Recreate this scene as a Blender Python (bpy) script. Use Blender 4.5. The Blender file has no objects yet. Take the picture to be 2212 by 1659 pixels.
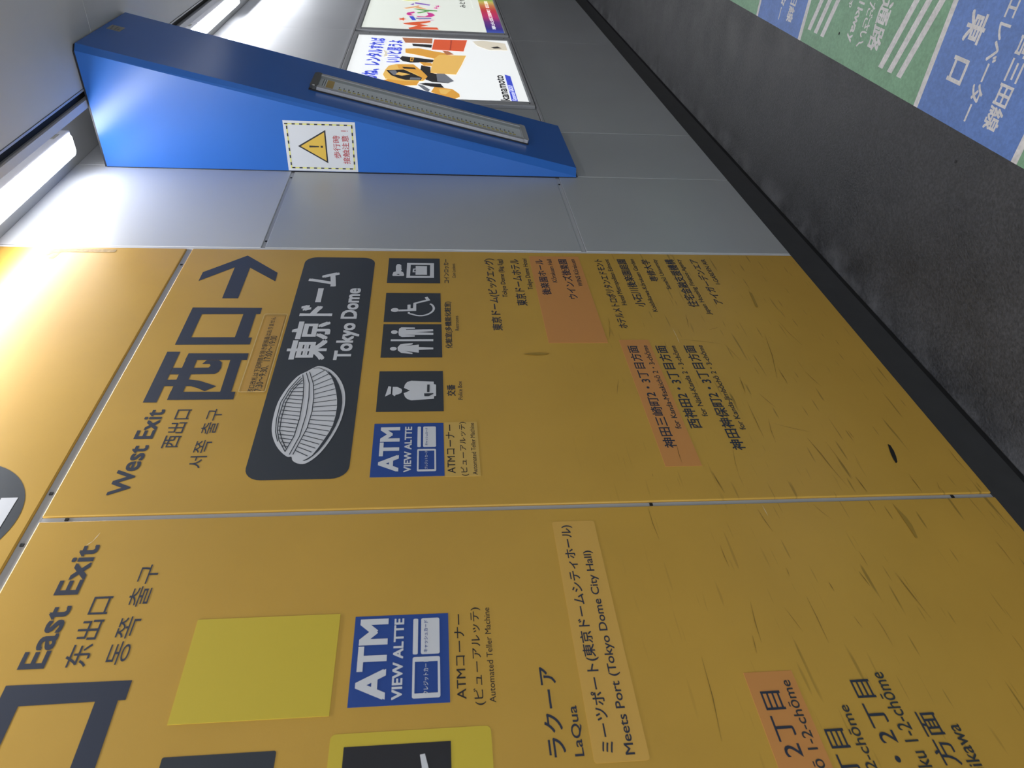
import bpy, bmesh, math, random
from mathutils import Vector, Matrix
from mathutils.geometry import tessellate_polygon

SC = bpy.context.scene
COL = SC.collection
random.seed(7)

# ------------------------------------------------------------------ camera
# world: X runs along the wall (reading direction), Y points into the wall
# (wall face at y = 0), Z is up; z = 0 is the lower edge of the wall panels.
cam_d = bpy.data.cameras.new('camera')
cam = bpy.data.objects.new('camera', cam_d)
COL.objects.link(cam)
SC.camera = cam
F_PX, CX, CY = 1563.574, 1106.0, 829.5
vx = Vector((928 - CX, -372 - CY, F_PX)).normalized()          # vanishing point of X
dn = Vector((15600 - CX, 717 - CY, F_PX)).normalized()         # vanishing point of -Z
zz = -dn
zz = (zz - vx * vx.dot(zz)).normalized()
yy = zz.cross(vx)
rx = Vector((vx[0], yy[0], zz[0]))
ry = Vector((vx[1], yy[1], zz[1]))
rz = Vector((vx[2], yy[2], zz[2]))
m3 = Matrix((rx, -ry, -rz)).transposed()
cam.matrix_world = Matrix.Translation(Vector((0, -1.338, 1.5))) @ m3.to_4x4()
cam_d.sensor_width = 36.0
cam_d.lens = F_PX / 2212.0 * 36.0
cam_d.clip_start = 0.02
cam_d.dof.use_dof = True
cam_d.dof.focus_distance = 2.7
cam_d.dof.aperture_fstop = 8.0

# ------------------------------------------------------------------ world, light, exposure
wd = bpy.data.worlds.new('world')
SC.world = wd
wd.use_nodes = True
wd.node_tree.nodes['Background'].inputs[0].default_value = (0.75, 0.8, 0.9, 1)
wd.node_tree.nodes['Background'].inputs[1].default_value = 0.08
SC.view_settings.view_transform = 'Standard'
SC.view_settings.look = 'None'
SC.view_settings.gamma = 1
SC.view_settings.use_curve_mapping = False
SC.view_settings.exposure = 0.25
SC.cycles.use_denoising = True
SC.cycles.max_bounces = 8
SC.cycles.diffuse_bounces = 4
SC.cycles.sample_clamp_indirect = 4.0

LAMP_E = 24.0


def area(name, loc, sx, sy, power, rot=(0, 0, 0), col=(0.93, 0.96, 1.0)):
    l = bpy.data.lights.new(name, 'AREA')
    l.shape = 'RECTANGLE'
    l.size = sx
    l.size_y = sy
    l.energy = power
    l.color = col
    o = bpy.data.objects.new(name, l)
    o.location = loc
    o.rotation_euler = rot
    COL.objects.link(o)
    return o


# further lamps of the same cove that the frame does not show
for x0 in (-1.75, -0.48, 0.79):
    area('cove_lamp_light', (x0 + 0.62, -0.145, 3.045), 1.25, 0.09, 11)
for x0 in (6.83, 8.1, 9.4):
    area('cove_lamp_light', (x0 + 0.62, -0.145, 3.045), 1.25, 0.09, 11)
area('opposite_fill_light', (2.0, -3.75, 2.95), 9.0, 0.15, 9)  # assumed row on the far side, out of view, added as fill
area('centre_fill_light', (3.0, -1.55, 2.98), 9.0, 0.12, 12)  # added fill: lights the wall, spares the sloping face; no lamp known here
area('end_fill_light', (-2.35, -1.35, 1.0), 2.0, 2.2, 72, rot=(0, -math.pi / 2 - 0.25, 0), col=(0.9, 0.95, 1.0))  # unseen fill added to brighten the ceiling and the blue side plate
D = {'arrow': [(2.5683, 2.2023), (2.4354, 2.0701), (2.3716, 2.0681), (2.472, 2.1754), (2.2508, 2.174), (2.2503, 2.2273), (2.4745, 2.2306), (2.3701, 2.3347), (2.435, 2.3352)],
 'atm_cap': [('ATMコーナー', 1.3665, 1.4443, 1.5611, 1.4685), ('(ビューアルッテ)', 1.3557, 1.4103, 1.5718, 1.4318), ('Automated Teller Machine', 1.3594, 1.3879, 1.5672, 1.4004)],
 'atm_cards': [(1.3754, 1.4958, 1.4619, 1.5461), (1.383, 1.5003, 1.4548, 1.5417), (1.4697, 1.5368, 1.5545, 1.5462), (1.4697, 1.4955, 1.5545, 1.5307)],
 'atm_film': (1.3546, 1.3797, 1.573, 1.4721),
 'atm_small': [('クレジットカード', 1.384, 1.5175, 1.4538, 1.5262), ('キャッシュカード', 1.4764, 1.5176, 1.5484, 1.5251)],
 'atm_text': [('ATM', 1.3764, 1.5945, 1.5536, 1.6477), ('VIEW ALTTE', 1.3733, 1.5614, 1.5547, 1.581)],
 'caps': [('コインロッカー', 2.368, 1.4396, 2.5555, 1.46), ('Coin Lockers', 2.4063, 1.4153, 2.5192, 1.4281), ('化粧室(多機能化粧室)', 1.9417, 1.4353, 2.2349, 1.4618), ('Restrooms', 2.0469, 1.4143, 2.1393, 1.4271),
          ('交番', 1.6925, 1.4356, 1.7476, 1.4621), ('Police Box', 1.6748, 1.4155, 1.7656, 1.4283)],
 'circle': (1.249, 2.661, 0.1926),
 'dest': [('東京ドーム(ビッグエッグ)', 2.0469, 1.2601, 2.5635, 1.3012), ('Tokyo Dome (Big Egg)', 2.2664, 1.2256, 2.5603, 1.2494), ('東京ドームホテル', 2.2086, 1.1633, 2.5614, 1.2023), ('Tokyo Dome Hotel', 2.3241, 1.1261, 2.5652, 1.1499),
          ('後楽園ホール', 2.2852, 1.0666, 2.5619, 1.1007), ('Kōrakuen Hall', 2.3787, 1.0327, 2.563, 1.0515), ('ウインズ後楽園', 2.2562, 0.971, 2.5641, 1.0066), ('WINS Kōrakuen', 2.3499, 0.9383, 2.5653, 0.9571),
          ('ホテルメトロポリタンエドモント', 2.0616, 0.8282, 2.5674, 0.8612), ('Hotel Metropolitan Edmont', 2.215, 0.7934, 2.5685, 0.8172), ('小石川後楽園庭園', 2.2045, 0.7295, 2.5695, 0.7672),
          ('Koishikawa-Kōrakuen Garden', 2.1708, 0.6951, 2.5726, 0.7139), ('専修大学', 2.3919, 0.6331, 2.5691, 0.667), ('Senshū University', 2.3323, 0.5953, 2.5732, 0.6191), ('住宅金融支援機構', 2.2037, 0.5278, 2.574, 0.5686),
          ('Japan Housing Finance Agency', 2.1519, 0.4947, 2.5746, 0.5185), ('アイガーデンエア', 2.2236, 0.4315, 2.5764, 0.4648), ('I-GARDEN AIR', 2.3734, 0.395, 2.5776, 0.4138), ('神田三崎町2・3丁目方面', 1.449, 0.8233, 1.9541, 0.8591),
          ('for Kanda-Misakichō 2・3-chōme', 1.5295, 0.7883, 1.9551, 0.8071), ('西神田2・3丁目方面', 1.5304, 0.7254, 1.9537, 0.7639), ('for Nishi-Kanda 2・3-chōme', 1.5832, 0.6921, 1.9535, 0.7109),
          ('神田神保町2・3丁目方面', 1.4353, 0.6268, 1.9546, 0.6658), ('for Kanda-Jimbōchō 2・3-chōme', 1.521, 0.5921, 1.9563, 0.6159)],
 'divider': [(1.9938, 1.6388), (1.9947, 1.5009), (1.9824, 1.501), (1.9828, 1.639)],
 'dome_body': [(1.8202, 1.8829), (1.7924, 1.9098), (1.7317, 1.9329), (1.6672, 1.9462), (1.5936, 1.9474), (1.5409, 1.9413), (1.4955, 1.9258), (1.4623, 1.9061), (1.4404, 1.8849), (1.4401, 1.8743), (1.4242, 1.8684), (1.4122, 1.8491),
               (1.4178, 1.8288), (1.4542, 1.8012), (1.5199, 1.7757), (1.5898, 1.76), (1.664, 1.7561), (1.7293, 1.7644), (1.7841, 1.7845), (1.8267, 1.8136), (1.8471, 1.847), (1.8379, 1.8666)],
 'dome_crescent': [(1.8232, 1.8235), (1.7828, 1.7946), (1.7228, 1.7734), (1.6641, 1.7639), (1.5959, 1.7663), (1.5258, 1.7818), (1.4624, 1.8058), (1.4284, 1.8302), (1.4245, 1.8438), (1.444, 1.8215), (1.5091, 1.7966),
                   (1.5664, 1.7805), (1.6454, 1.777), (1.7097, 1.7853), (1.7636, 1.7988), (1.8018, 1.813)],
 'dome_ribs': [[(1.7885, 1.8659), (1.8239, 1.8318)], [(1.7679, 1.8598), (1.8053, 1.8173)], [(1.7471, 1.8552), (1.7821, 1.8066)], [(1.7262, 1.8521), (1.7563, 1.7984)], [(1.7057, 1.8491), (1.7309, 1.7903)],
               [(1.6855, 1.8466), (1.7049, 1.7853)], [(1.6657, 1.8456), (1.679, 1.7817)], [(1.6462, 1.8446), (1.6536, 1.7781)], [(1.627, 1.8436), (1.6291, 1.7776)], [(1.6084, 1.8436), (1.6052, 1.7786)],
               [(1.5907, 1.8453), (1.5818, 1.7795)], [(1.5733, 1.8469), (1.56, 1.7826)], [(1.5561, 1.8486), (1.5402, 1.788)], [(1.5399, 1.8514), (1.5206, 1.7934)], [(1.5239, 1.8543), (1.5027, 1.8)],
               [(1.5081, 1.8571), (1.4869, 1.8083)], [(1.4925, 1.8598), (1.4714, 1.8165)], [(1.478, 1.8637), (1.4561, 1.8246)], [(1.4637, 1.8676), (1.4409, 1.8326)], [(1.7579, 1.8875), (1.7514, 1.9105)],
               [(1.7377, 1.8842), (1.7347, 1.9146)], [(1.7178, 1.881), (1.7183, 1.9187)], [(1.6982, 1.8778), (1.702, 1.9227)], [(1.6791, 1.8765), (1.686, 1.9266)], [(1.6603, 1.8761), (1.6697, 1.9299)],
               [(1.6419, 1.8757), (1.6517, 1.9305)], [(1.6237, 1.8754), (1.634, 1.9311)], [(1.6057, 1.875), (1.6166, 1.9317)], [(1.5882, 1.8753), (1.5994, 1.9322)], [(1.5712, 1.876), (1.5818, 1.9309)],
               [(1.5544, 1.8768), (1.5643, 1.9287)], [(1.5378, 1.8776), (1.5469, 1.9264)], [(1.522, 1.8793), (1.5301, 1.923)], [(1.5074, 1.8826), (1.5142, 1.9166)], [(1.493, 1.8858), (1.4984, 1.9103)],
               [(1.4787, 1.889), (1.4829, 1.9041)]],
 'dome_seams': [[(1.8027, 1.8941), (1.7578, 1.8849), (1.6916, 1.878), (1.5981, 1.8748), (1.5224, 1.879), (1.4593, 1.8942)], [(1.8117, 1.8847), (1.7576, 1.8688), (1.6913, 1.8615), (1.616, 1.859), (1.522, 1.8643), (1.4483, 1.8808)],
                [(1.8166, 1.8755), (1.7575, 1.8575), (1.6911, 1.8477), (1.6279, 1.8445), (1.5561, 1.8486), (1.448, 1.8719)],
                [(1.7839, 1.8944), (1.7314, 1.917), (1.6732, 1.9298), (1.6053, 1.9325), (1.5463, 1.9275), (1.5064, 1.9167), (1.462, 1.8946)],
                [(1.775, 1.8912), (1.7247, 1.9121), (1.6668, 1.923), (1.5991, 1.9247), (1.5461, 1.9212), (1.5118, 1.9103), (1.4728, 1.8934)],
                [(1.7923, 1.8996), (1.7282, 1.9245), (1.667, 1.9377), (1.5934, 1.9373), (1.5406, 1.9313), (1.5009, 1.9194)], [(1.8343, 1.8662), (1.837, 1.85), (1.8232, 1.8277), (1.7983, 1.8118)]],
 'dome_sign': (1.3557, 1.721, 2.5604, 1.983),
 'dome_text': [('東京ドーム', 1.8792, 1.8377, 2.44, 1.9618), ('Tokyo Dome', 1.8785, 1.7425, 2.3243, 1.8127)],
 'east_atm_text': [('ATM', 0.7526, 1.599, 0.9335, 1.6573), ('VIEW ALTTE', 0.7507, 1.5661, 0.9321, 1.5866)],
 'east_cap': [('ATMコーナー', 0.7452, 1.441, 0.9372, 1.4618), ('(ビューアルッテ)', 0.7312, 1.4044, 0.9524, 1.4278), ('Automated Teller Machine', 0.7352, 1.3847, 0.9508, 1.3972)],
 'east_cards': [(0.7514, 1.4921, 0.84, 1.5471), (0.7617, 1.4967, 0.8292, 1.5425), (0.8459, 1.5369, 0.9299, 1.5471), (0.8457, 1.4924, 0.9306, 1.5307)],
 'east_dest': [('本郷1・2丁目', 'for Hongō 1-2-chōme', [(0.7271, 0.8574), (0.7261, 0.8147), (0.6874, 0.8165), (0.6871, 0.8566), (0.7486, 0.7962), (0.7476, 0.7793)]),
               ('春日1・2丁目', 'for Kasuga 1-2-chōme', [(0.6443, 0.7594), (0.6431, 0.7194), (0.605, 0.7204), (0.6062, 0.76), (0.6898, 0.699), (0.6901, 0.6816)]),
               ('後楽1・2丁目', 'for Kōraku 1-2-chōme', [(0.741, 0.6602), (0.7387, 0.6182), (0.7001, 0.6214), (0.701, 0.6606), (0.7548, 0.5993), (0.7538, 0.5809)]),
               ('小石川方面', 'for Koishikawa', [(0.6672, 0.5601), (0.6661, 0.5185), (0.6225, 0.5228), (0.621, 0.5609), (0.6389, 0.4994), (0.6392, 0.483)])],
 'east_orange': [(0.7699, 0.8748), (0.7685, 0.7715), (0.573, 0.7716), (0.5795, 0.8745)],
 'east_small': [('クレジットカード', 0.758, 1.5152, 0.8338, 1.5253), ('キャッシュカード', 0.8495, 1.5166, 0.9249, 1.5249)],
 'east_text': [('East Exit', 0.8535, 2.2548, 1.1601, 2.3043), ('东出口', 0.8531, 2.1787, 1.0173, 2.2232), ('동쪽 출구', 0.8547, 2.1057, 1.0985, 2.1472)],
 'eastkuchi': [(0.8209, 2.308), (0.8242, 2.0818), (0.782, 2.0796), (0.7812, 2.0964), (0.6563, 2.0937), (0.7793, 2.2676), (0.7818, 2.1359), (0.6588, 2.1339)],
 'edge_bot': (0.5498, 0.403),
 'edge_left': (0.6663, 2.2525),
 'grey_block': [(0.6655, 1.9848), (0.6686, 1.7876), (0.6371, 1.7884), (0.6493, 1.9832)],
 'icons': {'atm': (1.3579, 1.4742, 1.5699, 1.6664),
           'atm_east': (0.7404, 1.4736, 0.9411, 1.6685),
           'chair': (2.0993, 1.4739, 2.2931, 1.6677),
           'locker': (2.3653, 1.4739, 2.5598, 1.6692),
           'police': (1.622, 1.4721, 1.8182, 1.6658),
           'toilet': (1.8909, 1.4729, 2.0861, 1.6671)},
 'key': [(2.424, 1.6517), (2.4482, 1.648), (2.4525, 1.6392), (2.4937, 1.6407), (2.5089, 1.6365), (2.5115, 1.6286), (2.5008, 1.6192), (2.494, 1.6229), (2.49, 1.6173), (2.4857, 1.6219), (2.48, 1.617), (2.4758, 1.6216),
         (2.4693, 1.6166), (2.4643, 1.6196), (2.4528, 1.6193), (2.4481, 1.6121), (2.4247, 1.6072), (2.4175, 1.6101), (2.4168, 1.6487)],
 'keyhole': [(2.429, 1.6368), (2.4332, 1.6299), (2.4293, 1.6228), (2.4252, 1.6297)],
 'kuchi_in': [(2.1461, 2.2699), (2.1475, 2.1356), (2.0077, 2.1348), (2.0073, 2.2691)],
 'kuchi_out': [(2.1892, 2.3096), (2.1878, 2.0816), (2.1478, 2.0814), (2.1477, 2.0948), (2.0056, 2.0925), (2.0056, 2.0808), (1.9662, 2.0806), (1.9656, 2.3079)],
 'laqua': [('ラクーア', 0.6237, 1.2626, 0.8047, 1.2969), ('LaQua', 0.623, 1.2268, 0.72, 1.2478)],
 'locker_box': [[(2.5206, 1.599), (2.5203, 1.496), (2.405, 1.4966), (2.4033, 1.5993)], [(2.5057, 1.5847), (2.5056, 1.5109), (2.4191, 1.5117), (2.4195, 1.5857)],
                [(2.4977, 1.5659), (2.4969, 1.5229), (2.4286, 1.5227), (2.4279, 1.5656)], [(2.475, 1.5754), (2.4769, 1.5648), (2.4481, 1.5644), (2.4463, 1.5769)],
                [(2.4677, 1.571), (2.4686, 1.5655), (2.4555, 1.5653), (2.4545, 1.5715)]],
 'man': [(2.066, 1.6071), (2.0641, 1.5618), (2.0564, 1.5617), (2.0545, 1.5912), (2.0513, 1.5911), (2.0533, 1.5014), (2.0418, 1.5007), (2.036, 1.5579), (2.0322, 1.5008), (2.0196, 1.5008), (2.0197, 1.5954), (2.0166, 1.5611),
         (2.0091, 1.562), (2.0067, 1.6036), (2.0166, 1.6135), (2.0354, 1.6161), (2.0577, 1.6138)],
 'man_head': [(2.0367, 1.6402), (2.0481, 1.6297), (2.0367, 1.6182), (2.0254, 1.6288)],
 'marks': [[(1.4481, 0.1984), (1.4423, 0.193), (1.4196, 0.1949), (1.3965, 0.2006), (1.3739, 0.2089), (1.3682, 0.216), (1.3854, 0.215), (1.4106, 0.2099)],
           [(1.9073, 1.2136), (1.9131, 1.1891), (1.9147, 1.1545), (1.9115, 1.1239), (1.9039, 1.1352), (1.9, 1.17), (1.9025, 1.1902)]],
 'meets': (0.6085, 1.1099, 1.1906, 1.214),
 'meets_text': [('ミーツポート(東京ドームシティホール)', 0.6254, 1.1672, 1.1771, 1.1979), ('Meets Port (Tokyo Dome City Hall)', 0.62, 1.1298, 1.0971, 1.1536)],
 'nishi': [[(1.927, 2.3202), (1.9268, 2.2819), (1.6752, 2.2808), (1.6758, 2.3179)],
           [(1.8423, 2.2811), (1.8417, 2.22), (1.8426, 2.1776), (1.8516, 2.1739), (1.8614, 2.1785), (1.8615, 2.2009), (1.8811, 2.1918), (1.8809, 2.1553), (1.8684, 2.1446), (1.841, 2.1403), (1.8201, 2.1436), (1.8096, 2.1531),
            (1.808, 2.2268), (1.8086, 2.2804)],
           [(1.7515, 2.2878), (1.7821, 2.2881), (1.783, 2.2205), (1.7769, 2.189), (1.7622, 2.159), (1.7494, 2.1345), (1.7258, 2.162), (1.74, 2.1834), (1.7504, 2.2057)],
           [(1.9178, 2.2545), (1.9176, 2.2209), (1.6859, 2.2207), (1.6865, 2.2553)], [(1.9178, 2.2545), (1.9168, 2.0744), (1.8815, 2.0725), (1.8828, 2.256)], [(1.8837, 2.1222), (1.8835, 2.089), (1.7208, 2.0864), (1.7213, 2.1174)],
           [(1.7244, 2.256), (1.7218, 2.0741), (1.6862, 2.0733), (1.6865, 2.2553)]],
 'orange': [(1.9719, 0.9183, 2.5892, 1.1195), (1.3756, 0.775, 1.99, 0.8777)],
 'p1': [('beige', [(6.2322, 1.1746), (6.2762, 1.092), (6.2085, 0.9155), (5.9756, 0.914), (5.9694, 1.0582), (6.0842, 1.1424)]), ('black', [(6.0614, 1.0391), (6.0985, 0.9839), (6.0408, 0.9555), (6.0249, 1.0155)]),
        ('brown', [(6.2633, 1.7295), (6.2742, 1.4891), (6.1038, 1.4929), (6.1059, 1.5575), (6.0939, 1.6988)]), ('red', [(6.2478, 1.476), (6.2679, 1.2145), (5.8908, 1.2572), (5.9097, 1.4966)]),
        ('darkred', [(6.249, 1.3469), (6.2515, 1.3336), (5.9007, 1.3517), (5.9063, 1.3642)]), ('black', [(6.0758, 1.6472), (6.0626, 1.493), (5.9671, 1.4996), (6.0012, 1.6394)]),
        ('gold', [(5.9068, 1.6939), (5.9373, 1.5943), (5.8548, 1.4686), (5.7835, 1.3327), (5.7335, 1.4387), (5.6364, 1.4791), (5.7207, 1.5917), (5.7791, 1.6906)]),
        ('brown', [(5.8893, 1.4181), (5.8838, 1.3742), (5.7837, 1.3315), (5.7666, 1.3889)]), ('black', [(5.6013, 1.7276), (5.6763, 1.712), (5.659, 1.6393), (5.5994, 1.4703), (5.5319, 1.4945), (5.501, 1.648), (5.5345, 1.7019)]),
        ('gold', [(5.6497, 1.6511), (5.6469, 1.624), (5.5339, 1.631), (5.5424, 1.6519)]), ('black', [(5.6221, 1.6434), (5.619, 1.6325), (5.5636, 1.6363), (5.5669, 1.6458)]),
        ('gold', [(5.5246, 1.5865), (5.5193, 1.5005), (5.4243, 1.4919), (5.4308, 1.5533)]),
        ('lightgold', [(5.7579, 1.4415), (5.7657, 1.2431), (5.4827, 1.2872), (5.2262, 1.3332), (5.2459, 1.5095), (5.497, 1.4946), (5.6412, 1.4791)]),
        ('black', [(5.4395, 1.5709), (5.404, 1.5065), (5.2505, 1.5067), (5.2341, 1.4726), (5.0638, 1.3562), (5.0091, 1.3918), (5.0251, 1.496), (5.0793, 1.5401), (5.3272, 1.5756)]),
        ('grey', [(5.2391, 1.4669), (5.2387, 1.41), (5.0645, 1.3507), (5.0131, 1.3917), (5.0455, 1.4628)]), ('black', [(4.9994, 1.5397), (4.9888, 1.4414), (4.895, 1.4183), (4.9162, 1.507), (4.9741, 1.583)]),
        ('gold', [(4.9894, 1.8371), (5.0551, 1.7917), (5.0514, 1.6716), (5.0501, 1.5773), (4.9335, 1.596), (4.9148, 1.7107), (4.9448, 1.776)]),
        ('lightgold', [(5.1631, 1.8243), (5.2921, 1.8139), (5.394, 1.7958), (5.4468, 1.7459), (5.4583, 1.6267), (5.3062, 1.5697), (5.1529, 1.5264), (5.0369, 1.5563), (5.0216, 1.6708), (5.0596, 1.8028)]),
        ('gold', [(5.4364, 1.7397), (5.4537, 1.6266), (5.3062, 1.5697), (5.1529, 1.5264), (5.0476, 1.5509), (5.1953, 1.5968), (5.312, 1.6784), (5.3271, 1.7245)]),
        ('black', [(5.2757, 1.8075), (5.3104, 1.6897), (5.2221, 1.631), (5.117, 1.5625), (5.0511, 1.5702), (5.0514, 1.6716), (5.0856, 1.7164), (5.1502, 1.7684)]),
        ('grey', [(5.2632, 1.79), (5.2848, 1.7457), (5.1779, 1.7195), (5.1525, 1.7519)]), ('black', [(5.379, 1.7032), (5.3697, 1.6165), (5.323, 1.6043), (5.3322, 1.6903)]),
        ('lightgold', [(5.241, 1.7216), (5.1889, 1.6416), (5.1499, 1.6964), (5.1748, 1.7416)]), ('grey', [(5.1165, 1.6401), (5.1163, 1.568), (5.0644, 1.5758), (5.0651, 1.6445)]),
        ('grey', [(4.9532, 1.5935), (4.9388, 1.5556), (4.8457, 1.5098), (4.7961, 1.5203), (4.8228, 1.5442)]),
        ('gold', [(4.9097, 1.4828), (4.8768, 1.3675), (4.7705, 1.3251), (4.7073, 1.3246), (4.6686, 1.3519), (4.6305, 1.3787), (4.6753, 1.4452), (4.7613, 1.4757), (4.7944, 1.5045)]),
        ('lightgold', [(4.8659, 1.4536), (4.8572, 1.3734), (4.7508, 1.4127), (4.7652, 1.4441)]), ('blue', [(5.2761, 0.9955), (5.2383, 0.9591), (4.6555, 0.9621), (4.6529, 1.0009)]),
        ('beige', [(5.865, 1.8597), (5.7816, 1.8251), (5.6597, 1.8135), (5.626, 1.8417), (5.7294, 1.8378)])],
 'p1_c': [(6.2662, 2.0619), (6.2984, 0.8945), (4.6513, 0.8911)],
 'p1_sheet': (4.7392, 0.8901, 6.3106, 2.0471),
 'p1_text': [('blue', ('あのね、レンタルすれば', 4.9001, 1.8534, 6.212, 1.9689)), ('blue', ('いいと思うよ', 5.4811, 1.7167, 6.154, 1.8261)), ('black', ('kanamoto', 4.6501, 1.0101, 5.2483, 1.0703)),
             ('white', ('Kanamoto GROUP', 4.6603, 0.967, 5.0114, 0.9966))],
 'p2': [('red',
         [(6.8025, 1.7398), (6.9413, 1.5109), (6.8834, 1.5015), (6.7957, 1.5946), (6.7484, 1.5171), (6.6755, 1.5933), (6.6827, 1.4497), (6.6018, 1.4352), (6.5748, 1.6763), (6.622, 1.6894), (6.7284, 1.6123), (6.7567, 1.7231)]),
        ('blue', [(7.0945, 1.6939), (7.1032, 1.6556), (6.9371, 1.6263), (6.9293, 1.662)]), ('navy', [(7.036, 1.6353), (7.0653, 1.5044), (7.0275, 1.4936), (7.0003, 1.6297)]),
        ('pink', [(6.9796, 1.6123), (6.9786, 1.4791), (6.9552, 1.4748), (6.9447, 1.6056)]),
        ('magenta', [(7.1739, 1.7215), (7.2509, 1.7104), (7.3106, 1.6527), (7.2469, 1.6437), (7.1988, 1.6832), (7.1554, 1.663), (7.1373, 1.6446), (7.1259, 1.6946)]),
        ('magenta', [(7.1146, 1.6333), (7.114, 1.5528), (7.1874, 1.5239), (7.2974, 1.5405), (7.267, 1.4878), (7.1788, 1.4633), (7.0981, 1.498), (7.0713, 1.6167)]),
        ('green', [(7.4278, 1.668), (7.4427, 1.6348), (7.4191, 1.5208), (7.4029, 1.4472), (7.361, 1.4395), (7.35, 1.5141), (7.2458, 1.5927), (7.2332, 1.6187), (7.2705, 1.6271), (7.3539, 1.554)]),
        ('orange', [(7.4484, 1.7518), (7.5602, 1.6501), (7.6178, 1.6032), (7.5444, 1.6146), (7.4541, 1.5309), (7.4379, 1.5979), (7.4911, 1.6476), (7.4142, 1.7243)]),
        ('purple', [(7.7501, 1.6517), (7.6708, 1.5059), (7.6116, 1.5141), (7.6781, 1.6485)]), ('purple', [(7.6188, 1.6988), (7.7008, 1.6592), (7.6034, 1.661)]),
        ('yellow', [(7.8356, 1.7802), (7.883, 1.5989), (7.8196, 1.6263), (7.7944, 1.7234)]),
        ('red', [(6.9685, 1.7037), (6.9435, 1.7328), (6.8878, 1.7319), (6.9279, 1.752), (6.9052, 1.7812), (6.9549, 1.7649), (6.9973, 1.7843), (6.9876, 1.7538), (7.0373, 1.736), (6.9805, 1.7338)]),
        ('magenta', [(7.6105, 1.4043), (7.5916, 1.4268), (7.5511, 1.4277), (7.5798, 1.4416), (7.5625, 1.4642), (7.599, 1.4506), (7.6291, 1.4639), (7.6229, 1.4413), (7.6592, 1.4266), (7.6183, 1.4266)]),
        ('magenta', [(7.5223, 1.4204), (7.5055, 1.4426), (7.4708, 1.4434), (7.4949, 1.4573), (7.4795, 1.4796), (7.5112, 1.4661), (7.5366, 1.4794), (7.5319, 1.457), (7.5634, 1.4426), (7.5284, 1.4424)])],
 'p2_c': [(6.573, 2.0601), (6.568, 0.9174)],
 'p2_strip': [(8.0302, 1.0366), (8.0633, 0.9103), (6.5763, 0.9168), (6.5655, 1.0404)],
 'p2_text': [('black', ('みとや', 7.5902, 1.1705, 8.0379, 1.229)), ('lightgrey', ('JR水戸駅北口', 7.6082, 1.0971, 8.2486, 1.1109)), ('white', ('車火区国町 区国', 6.695, 0.9481, 7.9675, 0.982))],
 'person_black': [(0.6647, 1.6678), (0.6662, 1.4742), (0.6173, 1.4743), (0.6295, 1.6683)],
 'person_sticker': [(0.692, 1.6944), (0.6892, 1.3985), (0.6125, 1.3982), (0.6309, 1.69)],
 'person_white': [(0.6431, 1.5301), (0.6447, 1.5209), (0.6196, 1.5111), (0.6205, 1.5251)],
 'plate': (1.7134, 1.9899, 2.1391, 2.0638),
 'plate_text': [('西口改札は下記時間を除き駅係員はおりません', 1.7177, 2.0241, 2.1279, 2.0416), ('7:30〜9:30、17:00〜19:00', 1.7229, 2.0012, 2.0144, 2.0225)],
 'police': [[(1.7422, 1.6354), (1.7395, 1.6272), (1.705, 1.627), (1.6918, 1.6435)],
            [(1.7384, 1.6225), (1.7382, 1.6095), (1.7288, 1.5968), (1.7196, 1.5941), (1.7085, 1.5962), (1.7012, 1.6067), (1.6998, 1.6128), (1.6928, 1.6149), (1.7014, 1.6226)],
            [(1.7328, 1.5892), (1.7482, 1.5871), (1.7617, 1.5806), (1.7684, 1.5682), (1.7628, 1.5003), (1.7508, 1.5003), (1.7481, 1.4937), (1.6934, 1.4938), (1.691, 1.5), (1.6796, 1.5), (1.6728, 1.5663), (1.6794, 1.5786),
             (1.6909, 1.5856), (1.7074, 1.5894), (1.7193, 1.5709)]],
 'police_dark': [[(1.7484, 1.5201), (1.7483, 1.5129), (1.7114, 1.5135), (1.7115, 1.5207)], [(1.705, 1.5293), (1.7056, 1.5015), (1.7021, 1.5021), (1.6913, 1.516), (1.6915, 1.5283)]],
 'scr': [[(1.4754, 0.4275), (1.2758, 0.3982)], [(1.4646, 0.3815), (1.3127, 0.3706)], [(1.3189, 0.3612), (1.2601, 0.3561)], [(1.3249, 0.2018), (1.2736, 0.2014)], [(1.4247, 0.0254), (1.3328, 0.0243)],
         [(1.2892, 0.0254), (1.2575, 0.0262)], [(1.509, 0.2903), (1.4745, 0.2881)], [(1.2928, 0.1383), (1.2553, 0.1477)], [(1.0086, 0.5054), (0.9669, 0.4987)], [(1.0016, 0.4192), (0.92, 0.4089)],
         [(1.0806, 0.1054), (1.0111, 0.1049)], [(1.0676, 0.4762), (1.0237, 0.4754)], [(1.2237, 0.5247), (1.1728, 0.4993)], [(1.3512, 0.7562), (1.2722, 0.7465)], [(1.2116, 0.6787), (1.1346, 0.667)],
         [(0.9444, 0.6629), (0.827, 0.6639)], [(0.918, 0.7262), (0.8563, 0.7094)], [(0.8868, 0.5761), (0.8585, 0.5707)], [(0.8531, 0.8249), (0.8097, 0.8308)], [(1.0999, 0.8156), (1.0338, 0.8149)],
         [(1.0003, 0.4164), (0.8711, 0.4012)], [(0.8076, 0.9514), (0.6322, 0.9657)], [(0.936, 0.7988), (0.8347, 0.8113)], [(0.9818, 0.5928), (0.9561, 0.5912)], [(1.0251, 0.6782), (1.0014, 0.6798)],
         [(0.894, 0.5289), (0.811, 0.5254)], [(1.3181, 0.359), (1.2627, 0.3552)], [(1.2248, 0.9631), (1.1228, 0.9606)], [(2.1069, 0.267), (1.9536, 0.2415)], [(1.9899, 0.6651), (1.9641, 0.5291)],
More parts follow.
